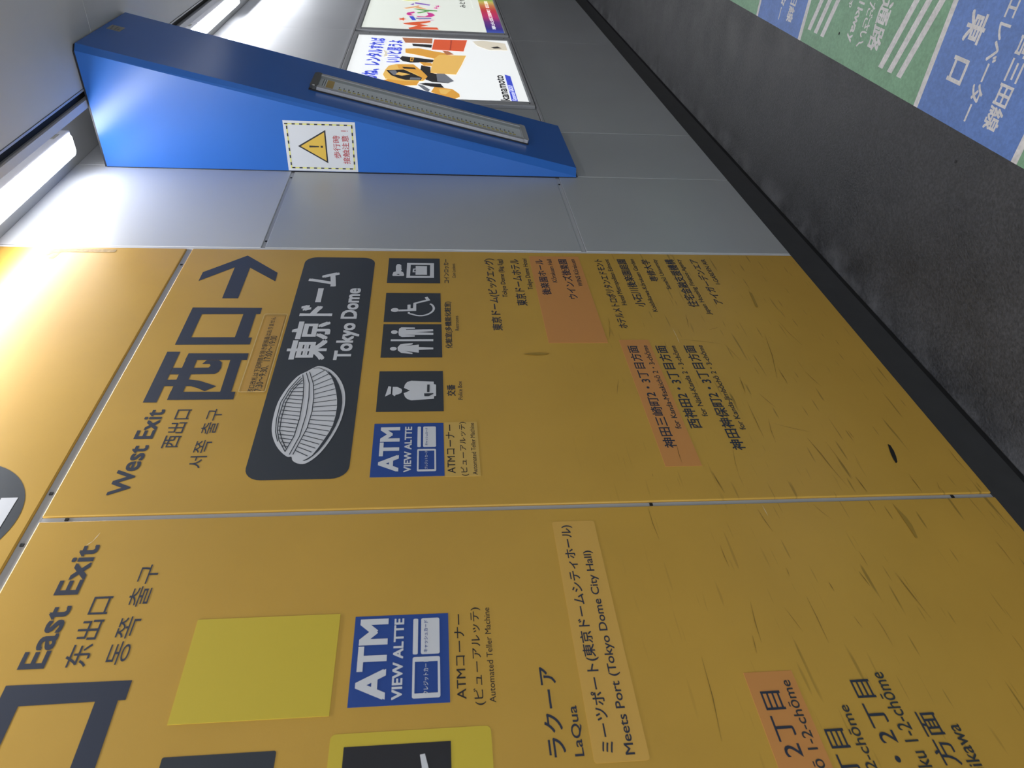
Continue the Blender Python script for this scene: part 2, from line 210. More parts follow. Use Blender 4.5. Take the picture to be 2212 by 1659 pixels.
         [(2.1292, 0.887), (2.0682, 0.8928)], [(2.0682, 0.8928), (1.9904, 0.912)], [(1.9609, 0.5172), (1.8658, 0.4933)], [(2.0219, 0.3506), (1.7671, 0.4059)], [(1.7741, 0.5292), (1.6929, 0.5391)],
         [(2.0498, 0.5426), (2.0673, 0.5027)], [(2.1514, 0.5983), (2.0652, 0.6118)], [(1.818, 0.3821), (1.7337, 0.3843)], [(1.7677, 0.9254), (1.6938, 0.9458)], [(2.6225, 0.5315), (2.595, 0.5257)],
         [(1.4428, 0.6655), (1.3391, 0.685)], [(1.4599, 0.8233), (1.3879, 0.8285)], [(1.3512, 0.7544), (1.2813, 0.7454)], [(1.6882, 0.4966), (1.6184, 0.4697)], [(1.5676, 0.5126), (1.4615, 0.5317)],
         [(1.6425, 0.5504), (1.4846, 0.5589)], [(1.4792, 0.4298), (1.3472, 0.4107)], [(1.5435, 0.5026), (1.5039, 0.4062)], [(1.8011, 0.2975), (1.7226, 0.2789)], [(1.7753, 0.5303), (1.6967, 0.5376)],
         [(1.3482, 0.9221), (1.3364, 0.923)], [(1.8135, 0.3819), (1.7403, 0.3815)]],
 'scr_light': [[(2.0584, 0.6721), (1.9963, 0.6707)], [(1.9995, 0.6716), (1.9708, 0.6723)], [(1.158, 2.2854), (1.1698, 2.2751)], [(1.1698, 2.2751), (1.1943, 2.2672)], [(1.2237, 0.6618), (1.189, 0.6603)]],
 'smudge': [[(1.2201, 0.3073), (1.1963, 0.3015), (1.1691, 0.295), (1.1427, 0.2945), (1.1028, 0.3021), (1.103, 0.3079), (1.1358, 0.3074), (1.1695, 0.307)], [(2.3185, 0.3001), (2.3028, 0.2933), (2.2038, 0.3055), (2.2074, 0.3142)]],
 'tape': [[(2.6045, 2.9249), (2.6111, 2.8569), (2.5827, 2.8465), (2.5767, 2.8977), (2.5529, 2.9171), (2.5574, 2.9237)], [(2.6082, 2.8559), (2.609, 2.827), (2.5806, 2.82), (2.5818, 2.8469)],
          [(2.5748, 2.897), (2.5772, 2.8774), (2.5288, 2.8841), (2.5302, 2.9041)]],
 'tape2': [(2.6071, 2.8263), (2.606, 2.6876), (2.582, 2.6883), (2.5806, 2.8188)],
 'west_text': [('West Exit', 1.3151, 2.2467, 1.6441, 2.2957), ('西出口', 1.4827, 2.174, 1.6428, 2.2185), ('서쪽 출구', 1.4038, 2.0898, 1.6436, 2.1313)],
 'wheel': [[(2.1787, 1.6213), (2.1803, 1.5897), (2.2111, 1.5904), (2.2126, 1.5795), (2.1866, 1.579), (2.1881, 1.5703), (2.2233, 1.5698), (2.2467, 1.5251), (2.2619, 1.5304), (2.2671, 1.5204), (2.2417, 1.5103), (2.2184, 1.5599),
            (2.1708, 1.5592), (2.167, 1.6209)]],
 'wheel_arc': [(2.1624, 1.5839), (2.1488, 1.5721), (2.1408, 1.5559), (2.1395, 1.538), (2.1491, 1.5183), (2.1677, 1.5031), (2.1885, 1.4983), (2.2096, 1.5037), (2.2216, 1.5166), (2.225, 1.5361)],
 'wheel_head': [(2.1758, 1.6464), (2.189, 1.6332), (2.176, 1.6191), (2.1628, 1.6322)],
 'woman': [(1.9645, 1.6074), (1.9687, 1.5924), (1.9717, 1.5671), (1.9638, 1.568), (1.9543, 1.5946), (1.9631, 1.5477), (1.9493, 1.5476), (1.9456, 1.5011), (1.9354, 1.5012), (1.9327, 1.5474), (1.9168, 1.5472), (1.9276, 1.5946),
           (1.9163, 1.5671), (1.9094, 1.5676), (1.9154, 1.6025), (1.9289, 1.6139), (1.9466, 1.6158)],
 'woman_head': [(1.9396, 1.6395), (1.9502, 1.6293), (1.9395, 1.6179), (1.929, 1.6285)],
 'yellow_sticker': (0.7263, 1.7006, 0.9498, 1.9916)}

# ------------------------------------------------------------------ materials
def nodes(m):
    m.use_nodes = True
    return m.node_tree.nodes, m.node_tree.links


def mat(name, col, rough=0.5, metal=0.0, noise=0.0, nscale=8.0, bump=0.0, bscale=200.0, stretch=(1, 1, 1), coat=0.0, spec=0.5, nrough=0.0):
    m = bpy.data.materials.new(name)
    N, L = nodes(m)
    b = N['Principled BSDF']
    b.inputs['Base Color'].default_value = (*col, 1)
    b.inputs['Roughness'].default_value = rough
    b.inputs['Metallic'].default_value = metal
    b.inputs['Coat Weight'].default_value = coat
    b.inputs['Specular IOR Level'].default_value = spec
    tc = N.new('ShaderNodeTexCoord')
    mp = N.new('ShaderNodeMapping')
    mp.inputs['Scale'].default_value = stretch
    L.new(tc.outputs['Object'], mp.inputs['Vector'])
    if noise:
        n = N.new('ShaderNodeTexNoise')
        n.inputs['Scale'].default_value = nscale
        n.inputs['Detail'].default_value = 5
        L.new(mp.outputs[0], n.inputs['Vector'])
        r = N.new('ShaderNodeMapRange')
        r.inputs['From Min'].default_value = 0.3
        r.inputs['From Max'].default_value = 0.7
        r.inputs['To Min'].default_value = 1 - noise
        r.inputs['To Max'].default_value = 1 + noise
        L.new(n.outputs[0], r.inputs['Value'])
        mx = N.new('ShaderNodeVectorMath')
        mx.operation = 'SCALE'
        mx.inputs[0].default_value = col
        L.new(r.outputs[0], mx.inputs['Scale'])
        L.new(mx.outputs[0], b.inputs['Base Color'])
        if nrough:
            r2 = N.new('ShaderNodeMapRange')
            r2.inputs['From Min'].default_value = 0.3
            r2.inputs['From Max'].default_value = 0.7
            r2.inputs['To Min'].default_value = rough - nrough
            r2.inputs['To Max'].default_value = rough + nrough
            L.new(n.outputs[0], r2.inputs['Value'])
            L.new(r2.outputs[0], b.inputs['Roughness'])
    if bump:
        n2 = N.new('ShaderNodeTexNoise')
        n2.inputs['Scale'].default_value = bscale
        n2.inputs['Detail'].default_value = 3
        L.new(mp.outputs[0], n2.inputs['Vector'])
        bp = N.new('ShaderNodeBump')
        bp.inputs['Strength'].default_value = bump
        bp.inputs['Distance'].default_value = 0.002
        L.new(n2.outputs[0], bp.inputs['Height'])
        L.new(bp.outputs[0], b.inputs['Normal'])
    return m


def emit(name, col, s):
    m = bpy.data.materials.new(name)
    N, L = nodes(m)
    b = N['Principled BSDF']
    b.inputs['Base Color'].default_value = (*col, 1)
    b.inputs['Roughness'].default_value = 0.3
    b.inputs['Emission Color'].default_value = (*col, 1)
    b.inputs['Emission Strength'].default_value = s
    return m


def clear(name, tint=(1, 1, 1), gloss=0.08, rough=0.05):
    m = bpy.data.materials.new(name)
    N, L = nodes(m)
    N.remove(N['Principled BSDF'])
    t = N.new('ShaderNodeBsdfTransparent')
    t.inputs[0].default_value = (*tint, 1)
    g = N.new('ShaderNodeBsdfGlossy')
    g.inputs['Roughness'].default_value = rough
    fr = N.new('ShaderNodeValue')
    fr.outputs[0].default_value = gloss
    mx = N.new('ShaderNodeMixShader')
    L.new(fr.outputs[0], mx.inputs[0])
    L.new(t.outputs[0], mx.inputs[1])
    L.new(g.outputs[0], mx.inputs[2])
    L.new(mx.outputs[0], N['Material Output'].inputs[0])
    return m


def worn(name, col, rough, dirt, amount):
    """painted metal with thin slanted scuffs that get denser towards the floor (people and bags rub there)"""
    m = mat(name, col, rough, 0, 0.05, 3.0, 0.05, 260.0)
    N, L = nodes(m)
    b = N['Principled BSDF']
    src = b.inputs['Base Color'].links[0].from_socket
    tc = N.new('ShaderNodeTexCoord')
    last = src
    for k, (rot, sc, th) in enumerate(((0.45, 60, 0.685), (0.25, 95, 0.705), (0.75, 75, 0.70), (-0.2, 80, 0.73))):
        mp = N.new('ShaderNodeMapping')
        mp.inputs['Rotation'].default_value = (0, rot, 0)
        mp.inputs['Scale'].default_value = (0.07, 0.07, 1.0)
        L.new(tc.outputs['Object'], mp.inputs['Vector'])
        n = N.new('ShaderNodeTexNoise')
        n.inputs['Scale'].default_value = sc
        n.inputs['Detail'].default_value = 1.0
        L.new(mp.outputs[0], n.inputs['Vector'])
        gt = N.new('ShaderNodeMapRange')
        gt.inputs['From Min'].default_value = th
        gt.inputs['From Max'].default_value = th + 0.05
        L.new(n.outputs[0], gt.inputs['Value'])
        sx = N.new('ShaderNodeSeparateXYZ')
        L.new(tc.outputs['Object'], sx.inputs[0])
        hm = N.new('ShaderNodeMapRange')
        hm.inputs['From Min'].default_value = 1.15
        hm.inputs['From Max'].default_value = 0.45
        hm.inputs['To Min'].default_value = 0.0
        hm.inputs['To Max'].default_value = amount
        L.new(sx.outputs['Z'], hm.inputs['Value'])
        mu = N.new('ShaderNodeMath')
        mu.operation = 'MULTIPLY'
        L.new(gt.outputs[0], mu.inputs[0])
        L.new(hm.outputs[0], mu.inputs[1])
        mx = N.new('ShaderNodeMix')
        mx.data_type = 'RGBA'
        L.new(mu.outputs[0], mx.inputs['Factor'])
        L.new(last, mx.inputs['A'])
        mx.inputs['B'].default_value = (*dirt, 1)
        last = mx.outputs['Result']
    L.new(last, b.inputs['Base Color'])
    return m


M = {}
M['yellow'] = worn('yellow_paint', (0.57, 0.335, 0.055), 0.36, (0.17, 0.11, 0.02), 0.6)
M['steel'] = mat('grey_steel_panel', (0.50, 0.515, 0.53), 0.42, 0.3, 0.03, 2.0, 0.04, 220.0)
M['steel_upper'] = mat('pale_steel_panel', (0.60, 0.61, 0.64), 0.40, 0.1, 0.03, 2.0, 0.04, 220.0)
M['steel_dark'] = mat('joint_channel_steel', (0.42, 0.43, 0.44), 0.45, 0.2)
M['channel'] = mat('joint_channel', (0.50, 0.51, 0.54), 0.45, 0.1)
M['alu'] = mat('brushed_aluminium', (0.56, 0.56, 0.58), 0.38, 0.35, 0.05, 30, stretch=(1, 1, 12))
M['black'] = mat('black_gap', (0.006, 0.006, 0.007), 0.7)
M['navy'] = mat('navy_print', (0.027, 0.035, 0.062), 0.42)
M['slate'] = mat('dark_slate_print', (0.033, 0.040, 0.052), 0.42)
M['ink'] = mat('black_ink', (0.02, 0.02, 0.025), 0.45)
M['fineink'] = mat('fine_ink', (0.05, 0.05, 0.045), 0.5)
M['white'] = mat('white_print', (0.68, 0.69, 0.73), 0.4)
M['greyline'] = mat('grey_print', (0.18, 0.19, 0.21), 0.45)
M['blueprint'] = mat('blue_sign_print', (0.018, 0.066, 0.30), 0.4)
M['orange'] = mat('orange_film', (0.62, 0.27, 0.075), 0.45)
M['paleyellow'] = mat('pale_yellow_film', (0.66, 0.39, 0.085), 0.42)
M['lemon'] = mat('lemon_film', (0.62, 0.47, 0.045), 0.45)
M['film'] = mat('faded_clear_film', (0.62, 0.40, 0.10), 0.4)
M['amber'] = mat('amber_film', (0.64, 0.36, 0.07), 0.4)
M['clear'] = clear('clear_acrylic', (0.96, 0.96, 0.95))
M['plate_edge'] = mat('polished_acrylic_edge', (0.66, 0.48, 0.20), 0.25)
M['glass'] = clear('clear_cover', (0.97, 0.98, 0.98), rough=0.02, gloss=0.05)
M['blue'] = mat('blue_gloss_paint', (0.032, 0.145, 0.52), 0.24, 0, 0.03, 2.0, 0.03, 200, spec=0.32)
M['blue_edge'] = M['blue']
M['ceil'] = mat('ceiling_steel', (0.70, 0.70, 0.70), 0.45, 0.0, 0.03, 2.0, 0.04, 220)
M['whitemetal'] = mat('white_enamel', (0.70, 0.70, 0.74), 0.35)
M['coveend'] = mat('cove_lining', (0.55, 0.55, 0.55), 0.5)
M['lamp'] = emit('lamp_diffuser', (0.95, 0.97, 1.0), LAMP_E)
M['floor'] = mat('charcoal_floor', (0.030, 0.030, 0.033), 0.55, 0, 0.30, 5.0, 1.0, 130.0, nrough=0.10)


def speckle(m, scale, amt, dust=0.0):
    """fine grit over a base colour and, with dust, a paler unswept strip along the wall"""
    N, L = nodes(m)
    b = N['Principled BSDF']
    src = b.inputs['Base Color'].links[0].from_socket
    tc = N.new('ShaderNodeTexCoord')
    n = N.new('ShaderNodeTexNoise')
    n.inputs['Scale'].default_value = scale
    n.inputs['Detail'].default_value = 4
    L.new(tc.outputs['Object'], n.inputs['Vector'])
    r = N.new('ShaderNodeMapRange')
    for k, v in (('From Min', 0.35), ('From Max', 0.68), ('To Min', 1 - amt), ('To Max', 1 + amt * 1.6)):
        r.inputs[k].default_value = v
    L.new(n.outputs[0], r.inputs['Value'])
    mu = N.new('ShaderNodeVectorMath')
    mu.operation = 'SCALE'
    L.new(src, mu.inputs[0])
    L.new(r.outputs[0], mu.inputs['Scale'])
    out = mu.outputs[0]
    if dust:
        sx = N.new('ShaderNodeSeparateXYZ')
        L.new(tc.outputs['Object'], sx.inputs[0])
        g = N.new('ShaderNodeMapRange')
        g.inputs['From Min'].default_value = -0.10
        g.inputs['From Max'].default_value = -0.02
        L.new(sx.outputs['Y'], g.inputs['Value'])
        n2 = N.new('ShaderNodeTexNoise')
        n2.inputs['Scale'].default_value = 9
        n2.inputs['Detail'].default_value = 6
        L.new(tc.outputs['Object'], n2.inputs['Vector'])
        q = N.new('ShaderNodeMapRange')
        q.inputs['From Min'].default_value = 0.42
        q.inputs['From Max'].default_value = 0.7
        q.inputs['To Max'].default_value = dust
        L.new(n2.outputs[0], q.inputs['Value'])
        f = N.new('ShaderNodeMath')
        f.operation = 'MULTIPLY'
        L.new(g.outputs[0], f.inputs[0])
        L.new(q.outputs[0], f.inputs[1])
        mx = N.new('ShaderNodeMix')
        mx.data_type = 'RGBA'
        L.new(f.outputs[0], mx.inputs['Factor'])
        L.new(out, mx.inputs['A'])
        mx.inputs['B'].default_value = (0.14, 0.14, 0.15, 1)
        out = mx.outputs['Result']
    L.new(out, b.inputs['Base Color'])


speckle(M['floor'], 110.0, 0.32, 0.5)
M['base'] = mat('rubber_base', (0.045, 0.046, 0.049), 0.5, 0, 0.1, 10)
M['floorgreen'] = mat('green_floor_film', (0.17, 0.33, 0.20), 0.5, 0, 0.09, 9, 0.35, 220)
M['floorblue'] = mat('blue_floor_film', (0.10, 0.19, 0.48), 0.5, 0, 0.09, 9, 0.35, 220)
M['floorwhite'] = mat('white_floor_film', (0.62, 0.60, 0.60), 0.5, 0, 0.06, 12, 0.3, 220)
for _k in ('floorgreen', 'floorblue', 'floorwhite'):
    speckle(M[_k], 90.0, 0.09)
M['farwall'] = mat('far_wall', (0.75, 0.75, 0.75), 0.6)
M['sticker'] = mat('white_sticker', (0.68, 0.70, 0.74), 0.35)
M['signyellow'] = mat('warning_yellow', (0.72, 0.47, 0.07), 0.4)
M['dashyellow'] = mat('border_yellow', (0.74, 0.72, 0.20), 0.4)
M['red'] = mat('red_ink', (0.45, 0.05, 0.06), 0.45)
M['tape'] = mat('tape_residue', (0.42, 0.28, 0.12), 0.6, 0, 0.25, 60)
M['dirt'] = mat('scuff', (0.14, 0.09, 0.02), 0.6)
M['dirt_light'] = mat('light_scuff', (0.75, 0.66, 0.45), 0.5)
M['smudge'] = mat('smudge', (0.36, 0.22, 0.035), 0.5)
M['rubber'] = mat('black_rubber', (0.012, 0.013, 0.02), 0.5)
M['capgrey'] = mat('dark_grey_plastic', (0.10, 0.10, 0.10), 0.3)
M['tray'] = mat('tray', (0.85, 0.86, 0.90), 0.45)
M['led'] = mat('led_phosphor', (0.72, 0.58, 0.14), 0.4)
M['mark'] = mat('sticker_print', (0.14, 0.14, 0.15), 0.5)
M['labelgrey'] = mat('grey_label', (0.30, 0.29, 0.26), 0.5)
PE = 0.66
for k, c in dict(p_white=(0.95, 0.96, 0.96), p_cream=(0.84, 0.87, 0.80), p_beige=(0.75, 0.68, 0.55), p_black=(0.012, 0.01, 0.012), p_brown=(0.45, 0.16, 0.07), p_red=(0.72, 0.10, 0.03), p_darkred=(0.45, 0.05, 0.02),
                 p_gold=(0.75, 0.36, 0.05), p_lightgold=(0.84, 0.50, 0.12), p_grey=(0.16, 0.17, 0.20), p_blue=(0.05, 0.08, 0.62), p_navy=(0.05, 0.04, 0.30), p_pink=(0.62, 0.22, 0.45), p_magenta=(0.60, 0.03, 0.28),
                 p_green=(0.12, 0.35, 0.10), p_orange=(0.80, 0.42, 0.22), p_purple=(0.25, 0.12, 0.50), p_yellow=(0.72, 0.72, 0.30), p_lightgrey=(0.5, 0.52, 0.5)).items():
    M[k] = emit('backlit_' + k[2:], c, PE)


def ramp_mat(name, stops, x0, x1):
    m = bpy.data.materials.new(name)
    N, L = nodes(m)
    b = N['Principled BSDF']
    tc = N.new('ShaderNodeTexCoord')
    sx = N.new('ShaderNodeSeparateXYZ')
    mr = N.new('ShaderNodeMapRange')
    mr.inputs['From Min'].default_value = x0
    mr.inputs['From Max'].default_value = x1
    cr = N.new('ShaderNodeValToRGB')
    while len(cr.color_ramp.elements) < len(stops):
        cr.color_ramp.elements.new(0.5)
    for e, (p, c) in zip(cr.color_ramp.elements, stops):
        e.position = p
        e.color = (*c, 1)
    L.new(tc.outputs['Object'], sx.inputs[0])
    L.new(sx.outputs['X'], mr.inputs['Value'])
    L.new(mr.outputs[0], cr.inputs[0])
    L.new(cr.outputs[0], b.inputs['Base Color'])
    L.new(cr.outputs[0], b.inputs['Emission Color'])
    b.inputs['Emission Strength'].default_value = PE
    return m


M['rainbow'] = ramp_mat('backlit_rainbow', [(0.0, (0.05, 0.10, 0.45)), (0.10, (0.04, 0.03, 0.25)), (0.30, (0.15, 0.03, 0.2)), (0.45, (0.5, 0.03, 0.15)), (0.65, (0.55, 0.04, 0.05)), (0.8, (0.6, 0.2, 0.07)), (0.92, (0.6, 0.5, 0.12)), (1.0, (0.25, 0.45, 0.1))], 6.57, 8.05)

# ------------------------------------------------------------------ builders
FZ = -0.14          # floor level
XF = 3.43           # face of the blue housing that looks back along the wall


def WALL(u, v, n):
    return (u, -n, v)


def FRONT(u, v, n):
    return (XF - n, -u, v)


def FLOOR(u, v, n):
    return (-v, u, FZ + n)


S0 = Vector((0, -0.527, 2.998))
SD = Vector((0, 0.487, -2.208)).normalized()
SN = Vector((0, SD.z, -SD.y))        # outwards: away from the wall and down


def SLOPE(u, v, n):                  # u along X, v down the slope, n outwards
    p = S0 + SD * v + SN * n
    return (u, p.y, p.z)


def link(name, me, m, parent=None, label=None):
    o = bpy.data.objects.new(name, me)
    COL.objects.link(o)
    if m is not None and not me.materials:
        me.materials.append(m)
    if parent is not None:
        o.parent = parent
    if label:
        o['label'] = label
    return o


def tag(o, label, cat, group=None):
    o['label'] = label
    o['category'] = cat
    if group:
        o['group'] = group
    return o


def thing(name, loc, label, cat, group=None):
    o = bpy.data.objects.new(name, None)
    o.empty_display_size = 0.1
    COL.objects.link(o)
    # parts keep world coordinates in their meshes, so the empty stays a pivot with its inverse applied
    o.location = loc
    o['pivot'] = list(loc)
    return tag(o, label, cat, group)


def attach(o, root):
    o.parent = root
    o.matrix_parent_inverse = Matrix.Translation(Vector(root.location)).inverted()
    return o


def mk(name, verts, faces, m, parent=None, label=None):
    me = bpy.data.meshes.new(name)
    me.from_pydata([tuple(v) for v in verts], [], faces)
    me.validate()
    me.update()
    o = link(name, me, m, None, label)
    if parent is not None:
        if parent.type == 'EMPTY':
            attach(o, parent)
        else:
            o.parent = parent
    return o


def loops_mesh(loops, frame, n):
    """flat filled outline; later loops are holes"""
    pts = [[Vector((p[0], p[1], 0)) for p in lp] for lp in loops]
    tri = tessellate_polygon(pts)
    flat = [p for lp in pts for p in lp]
    vs = [frame(p.x, p.y, n) for p in flat]
    fs = []
    for t in tri:
        a, b, c = (flat[i] for i in t)
        s = (b - a).cross(c - a).z
        fs.append(tuple(t) if s > 0 else (t[0], t[2], t[1]))
    return vs, fs


def flat(name, loops, frame, n, m, parent=None, label=None):
    if isinstance(loops[0][0], (int, float)):
        loops = [loops]
    vs, fs = loops_mesh(loops, frame, n)
    return mk(name, vs, fs, m, parent, label)


def multi(name, polys, frame, n, m, parent=None, label=None):
    V, Fc = [], []
    for i, p in enumerate(polys):
        if isinstance(p[0][0], (int, float)):
            p = [p]
        vs, fs = loops_mesh(p, frame, n + i * 2e-5)
        k = len(V)
        V += vs
        Fc += [tuple(a + k for a in f) for f in fs]
    return mk(name, V, Fc, m, parent, label)


def rect(r):
    return [(r[0], r[1]), (r[2], r[1]), (r[2], r[3]), (r[0], r[3])]


def rrect(r, rad, seg=5):
    u0, v0, u1, v1 = r
    out = []
    for cx, cy, a0 in ((u1 - rad, v0 + rad, -90), (u1 - rad, v1 - rad, 0), (u0 + rad, v1 - rad, 90), (u0 + rad, v0 + rad, 180)):
        for k in range(seg + 1):
            a = math.radians(a0 + 90 * k / seg)
            out.append((cx + rad * math.cos(a), cy + rad * math.sin(a)))
    return out


def ellipse(p, seg=20):
    us = [a[0] for a in p]
    vs = [a[1] for a in p]
    cx, cy = (min(us) + max(us)) / 2, (min(vs) + max(vs)) / 2
    a, b = (max(us) - min(us)) / 2, (max(vs) - min(vs)) / 2
    return [(cx + a * math.cos(2 * math.pi * k / seg), cy + b * math.sin(2 * math.pi * k / seg)) for k in range(seg)]


def smooth(pl, k=3):
    """Catmull-Rom through a closed outline"""
    out = []
    n = len(pl)
    for i in range(n):
        p0, p1, p2, p3 = (Vector(pl[(i + j - 1) % n]) for j in range(4))
        for s in range(k):
            t = s / k
            q = 0.5 * ((2 * p1) + (-p0 + p2) * t + (2 * p0 - 5 * p1 + 4 * p2 - p3) * t * t + (-p0 + 3 * p1 - 3 * p2 + p3) * t ** 3)
            out.append((q.x, q.y))
    return out


def ribbon(pl, w, taper=False):
    n = len(pl)
    L_, R_ = [], []
    for i in range(n):
        a = Vector(pl[max(0, i - 1)])
        b = Vector(pl[min(n - 1, i + 1)])
        d = (b - a).normalized()
        nn = Vector((-d.y, d.x)) * (w / 2)
        if taper and i in (0, n - 1):
            nn = nn * 0.2
        p = Vector(pl[i])
        L_.append(tuple(p + nn))
        R_.append(tuple(p - nn))
    return L_ + R_[::-1]


def slab(name, loop, frame, n0, n1, m, parent=None, label=None):
    """outline given thickness between n0 (back) and n1 (front)"""
    vs, fs = loops_mesh([loop], frame, n1)
    k = len(loop)
    V = list(vs) + [frame(p[0], p[1], n0) for p in loop]
    Fc = list(fs)
    area2 = sum(loop[i][0] * loop[(i + 1) % k][1] - loop[(i + 1) % k][0] * loop[i][1] for i in range(k))
    for i in range(k):
        j = (i + 1) % k
        q = (i, i + k, j + k, j)
        Fc.append(q if area2 > 0 else q[::-1])
    Fc.append(tuple(range(k, 2 * k))[::-1] if area2 > 0 else tuple(range(k, 2 * k)))
    return mk(name, V, Fc, m, parent, label)


def box(name, a, b, m, parent=None, label=None, bevel=0.0):
    bm = bmesh.new()
    bmesh.ops.create_cube(bm, size=1)
    for v in bm.verts:
        v.co = Vector([(a[i] + b[i]) / 2 + v.co[i] * abs(b[i] - a[i]) for i in range(3)])
    if bevel:
        bmesh.ops.bevel(bm, geom=bm.edges[:], offset=bevel, segments=2, affect='EDGES', profile=0.5)
    me = bpy.data.meshes.new(name)
    bm.to_mesh(me)
    bm.free()
    o = link(name, me, m, None, label)
    if parent is not None:
        if parent.type == 'EMPTY':
            attach(o, parent)
        else:
            o.parent = parent
    return o


_glyph = {}


def glyphs(s, off):
    """glyph outlines of a string; off > 0 thickens the strokes, off < 0 thins them"""
    key = (s, off)
    if key not in _glyph:
        c = bpy.data.curves.new('t', 'FONT')
        c.body = s
        c.resolution_u = 3
        c.offset = min(off, 0)
        for i, ch in enumerate(s[:-1]):
            if ch in 'WT' and s[i + 1] in 'eo':
                c.body_format[i].kerning = -2.2
        o = bpy.data.objects.new('t', c)
        COL.objects.link(o)
        dg = bpy.context.evaluated_depsgraph_get()
        dg.update()
        me = bpy.data.meshes.new_from_object(o.evaluated_get(dg))
        vs = [(v.co.x, v.co.y) for v in me.vertices]
        fs = [tuple(p.vertices) for p in me.polygons]
        r = off
        ly = [0] * len(vs)
        if r > 0:
            k = len(vs)
            V, Fc = [], []
            for j, (a, b) in enumerate(((-r, -r), (r, -r), (r, r), (-r, r))):
                V += [(x + a, y + b) for x, y in vs]
                Fc += [tuple(q + j * k for q in f) for f in fs]
            vs, fs = V, Fc
            ly = [j for j in range(4) for _ in range(k)]
        _glyph[key] = ([(x, y, q * 2.5e-5) for (x, y), q in zip(vs, ly)], fs)
        bpy.data.objects.remove(o)
        bpy.data.curves.remove(c)
        bpy.data.meshes.remove(me)
    return _glyph[key]


def text(t, frame, n, m, parent, off=0.0, name='lettering', label=None):
    """letters fitted into the box (u0, v0, u1, v1)"""
    s, u0, v0, u1, v1 = t
    vs, fs = glyphs(s, off)
    x0, x1 = min(v[0] for v in vs), max(v[0] for v in vs)
    y0, y1 = min(v[1] for v in vs), max(v[1] for v in vs)
    V = [frame(u0 + (x - x0) / (x1 - x0) * (u1 - u0), v0 + (y - y0) / (y1 - y0) * (v1 - v0), n + q) for x, y, q in vs]
    if abs(v1 - v0) < 0.028:
        return mk(name, V, fs, m, parent, label)
    # larger lettering: every word is a part of its own
    iv = sorted((min(vs[i][0] for i in f), max(vs[i][0] for i in f)) for f in fs)
    cuts, end = [], iv[0][1]
    for a, b in iv:
        if a - end > 0.24:
            cuts.append((a + end) / 2)
        end = max(end, b)
    o = None
    for lo, hi in zip([-1e9] + cuts, cuts + [1e9]):
        sel = [f for f in fs if lo < vs[f[0]][0] <= hi]
        used = sorted({i for f in sel for i in f})
        mp = {i: k for k, i in enumerate(used)}
        o = mk(name, [V[i] for i in used], [tuple(mp[i] for i in f) for f in sel], m, parent, label)
    return o


def spaced(chars, c0, c1, size, frame, n, m, parent, off=0.02, label=None, squash=1.0):
    """characters centred at even steps from c0 to c1"""
    V, Fc = [], []
    k = len(chars)
    for i, ch in enumerate(chars):
        t = i / (k - 1) if k > 1 else 0
        cu, cv = c0[0] + (c1[0] - c0[0]) * t, c0[1] + (c1[1] - c0[1]) * t
        vs, fs = glyphs(ch, off)
        if ord(ch) < 256:
            mx, my = (min(v[0] for v in vs) + max(v[0] for v in vs)) / 2, 0.27
        else:
            mx, my = 0.5, 0.38
        b = len(V)
        V += [frame(cu + (x - mx) * size * squash, cv + (y - my) * size, n + q) for x, y, q in vs]
        Fc += [tuple(a + b for a in f) for f in fs]
    return mk('lettering', V, Fc, m, parent, label)


def struct(o):
    o['kind'] = 'structure'
    return o


P1L, P2L, P3L = 0.0005, 0.0010, 0.0015      # heights of the print and film layers over a panel

# ------------------------------------------------------------------ the setting
wall = struct(mk('wall_left', [(-2.5, 0.012, -0.14), (14, 0.012, -0.14), (14, 0.012, 3.2), (-2.5, 0.012, 3.2)], [(0, 1, 2, 3)], M['steel_dark']))


def steel_panel(u0, v0, u1, v1):
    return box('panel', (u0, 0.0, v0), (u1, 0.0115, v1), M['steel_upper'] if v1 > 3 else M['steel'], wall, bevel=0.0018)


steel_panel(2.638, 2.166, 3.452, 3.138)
steel_panel(2.638, 0.896, 3.424, 2.150)
steel_panel(2.638, 0.004, 3.440, 0.876)
steel_panel(3.446, 0.004, 4.112, 0.780)
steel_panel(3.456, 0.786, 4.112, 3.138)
steel_panel(4.118, 0.004, 6.362, 0.838)
steel_panel(6.366, 0.004, 8.60, 0.838)
steel_panel(8.604, 0.004, 10.9, 0.838)
steel_panel(4.118, 0.862, 4.520, 2.108)
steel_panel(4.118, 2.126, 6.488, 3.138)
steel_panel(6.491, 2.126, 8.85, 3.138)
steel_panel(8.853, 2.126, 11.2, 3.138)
steel_panel(8.62, 0.862, 10.9, 2.108)
steel_panel(-2.45, 0.004, -0.19, 2.41)
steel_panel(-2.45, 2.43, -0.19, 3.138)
# ledge strip that runs under the poster cases and the bright lip over them
box('rail', (4.118, -0.006, 0.842), (10.9, 0.02, 0.856), M['alu'], wall)
box('rail', (4.118, -0.010, 2.110), (10.9, 0.02, 2.122), M['alu'], wall)
# light grey channels in the joints between the boards and panels
for a, b in (((1.2355, 0.004), (1.2505, 2.417)), ((-0.19, 2.4175), (2.622, 2.4385)), ((2.638, 2.1505), (3.43, 2.1655)), ((2.638, 0.8765), (3.43, 0.8955))):
    box('joint_channel', (a[0], 0.0055, a[1]), (b[0], 0.0118, b[1]), M['channel'], wall, 'light grey joint channel')
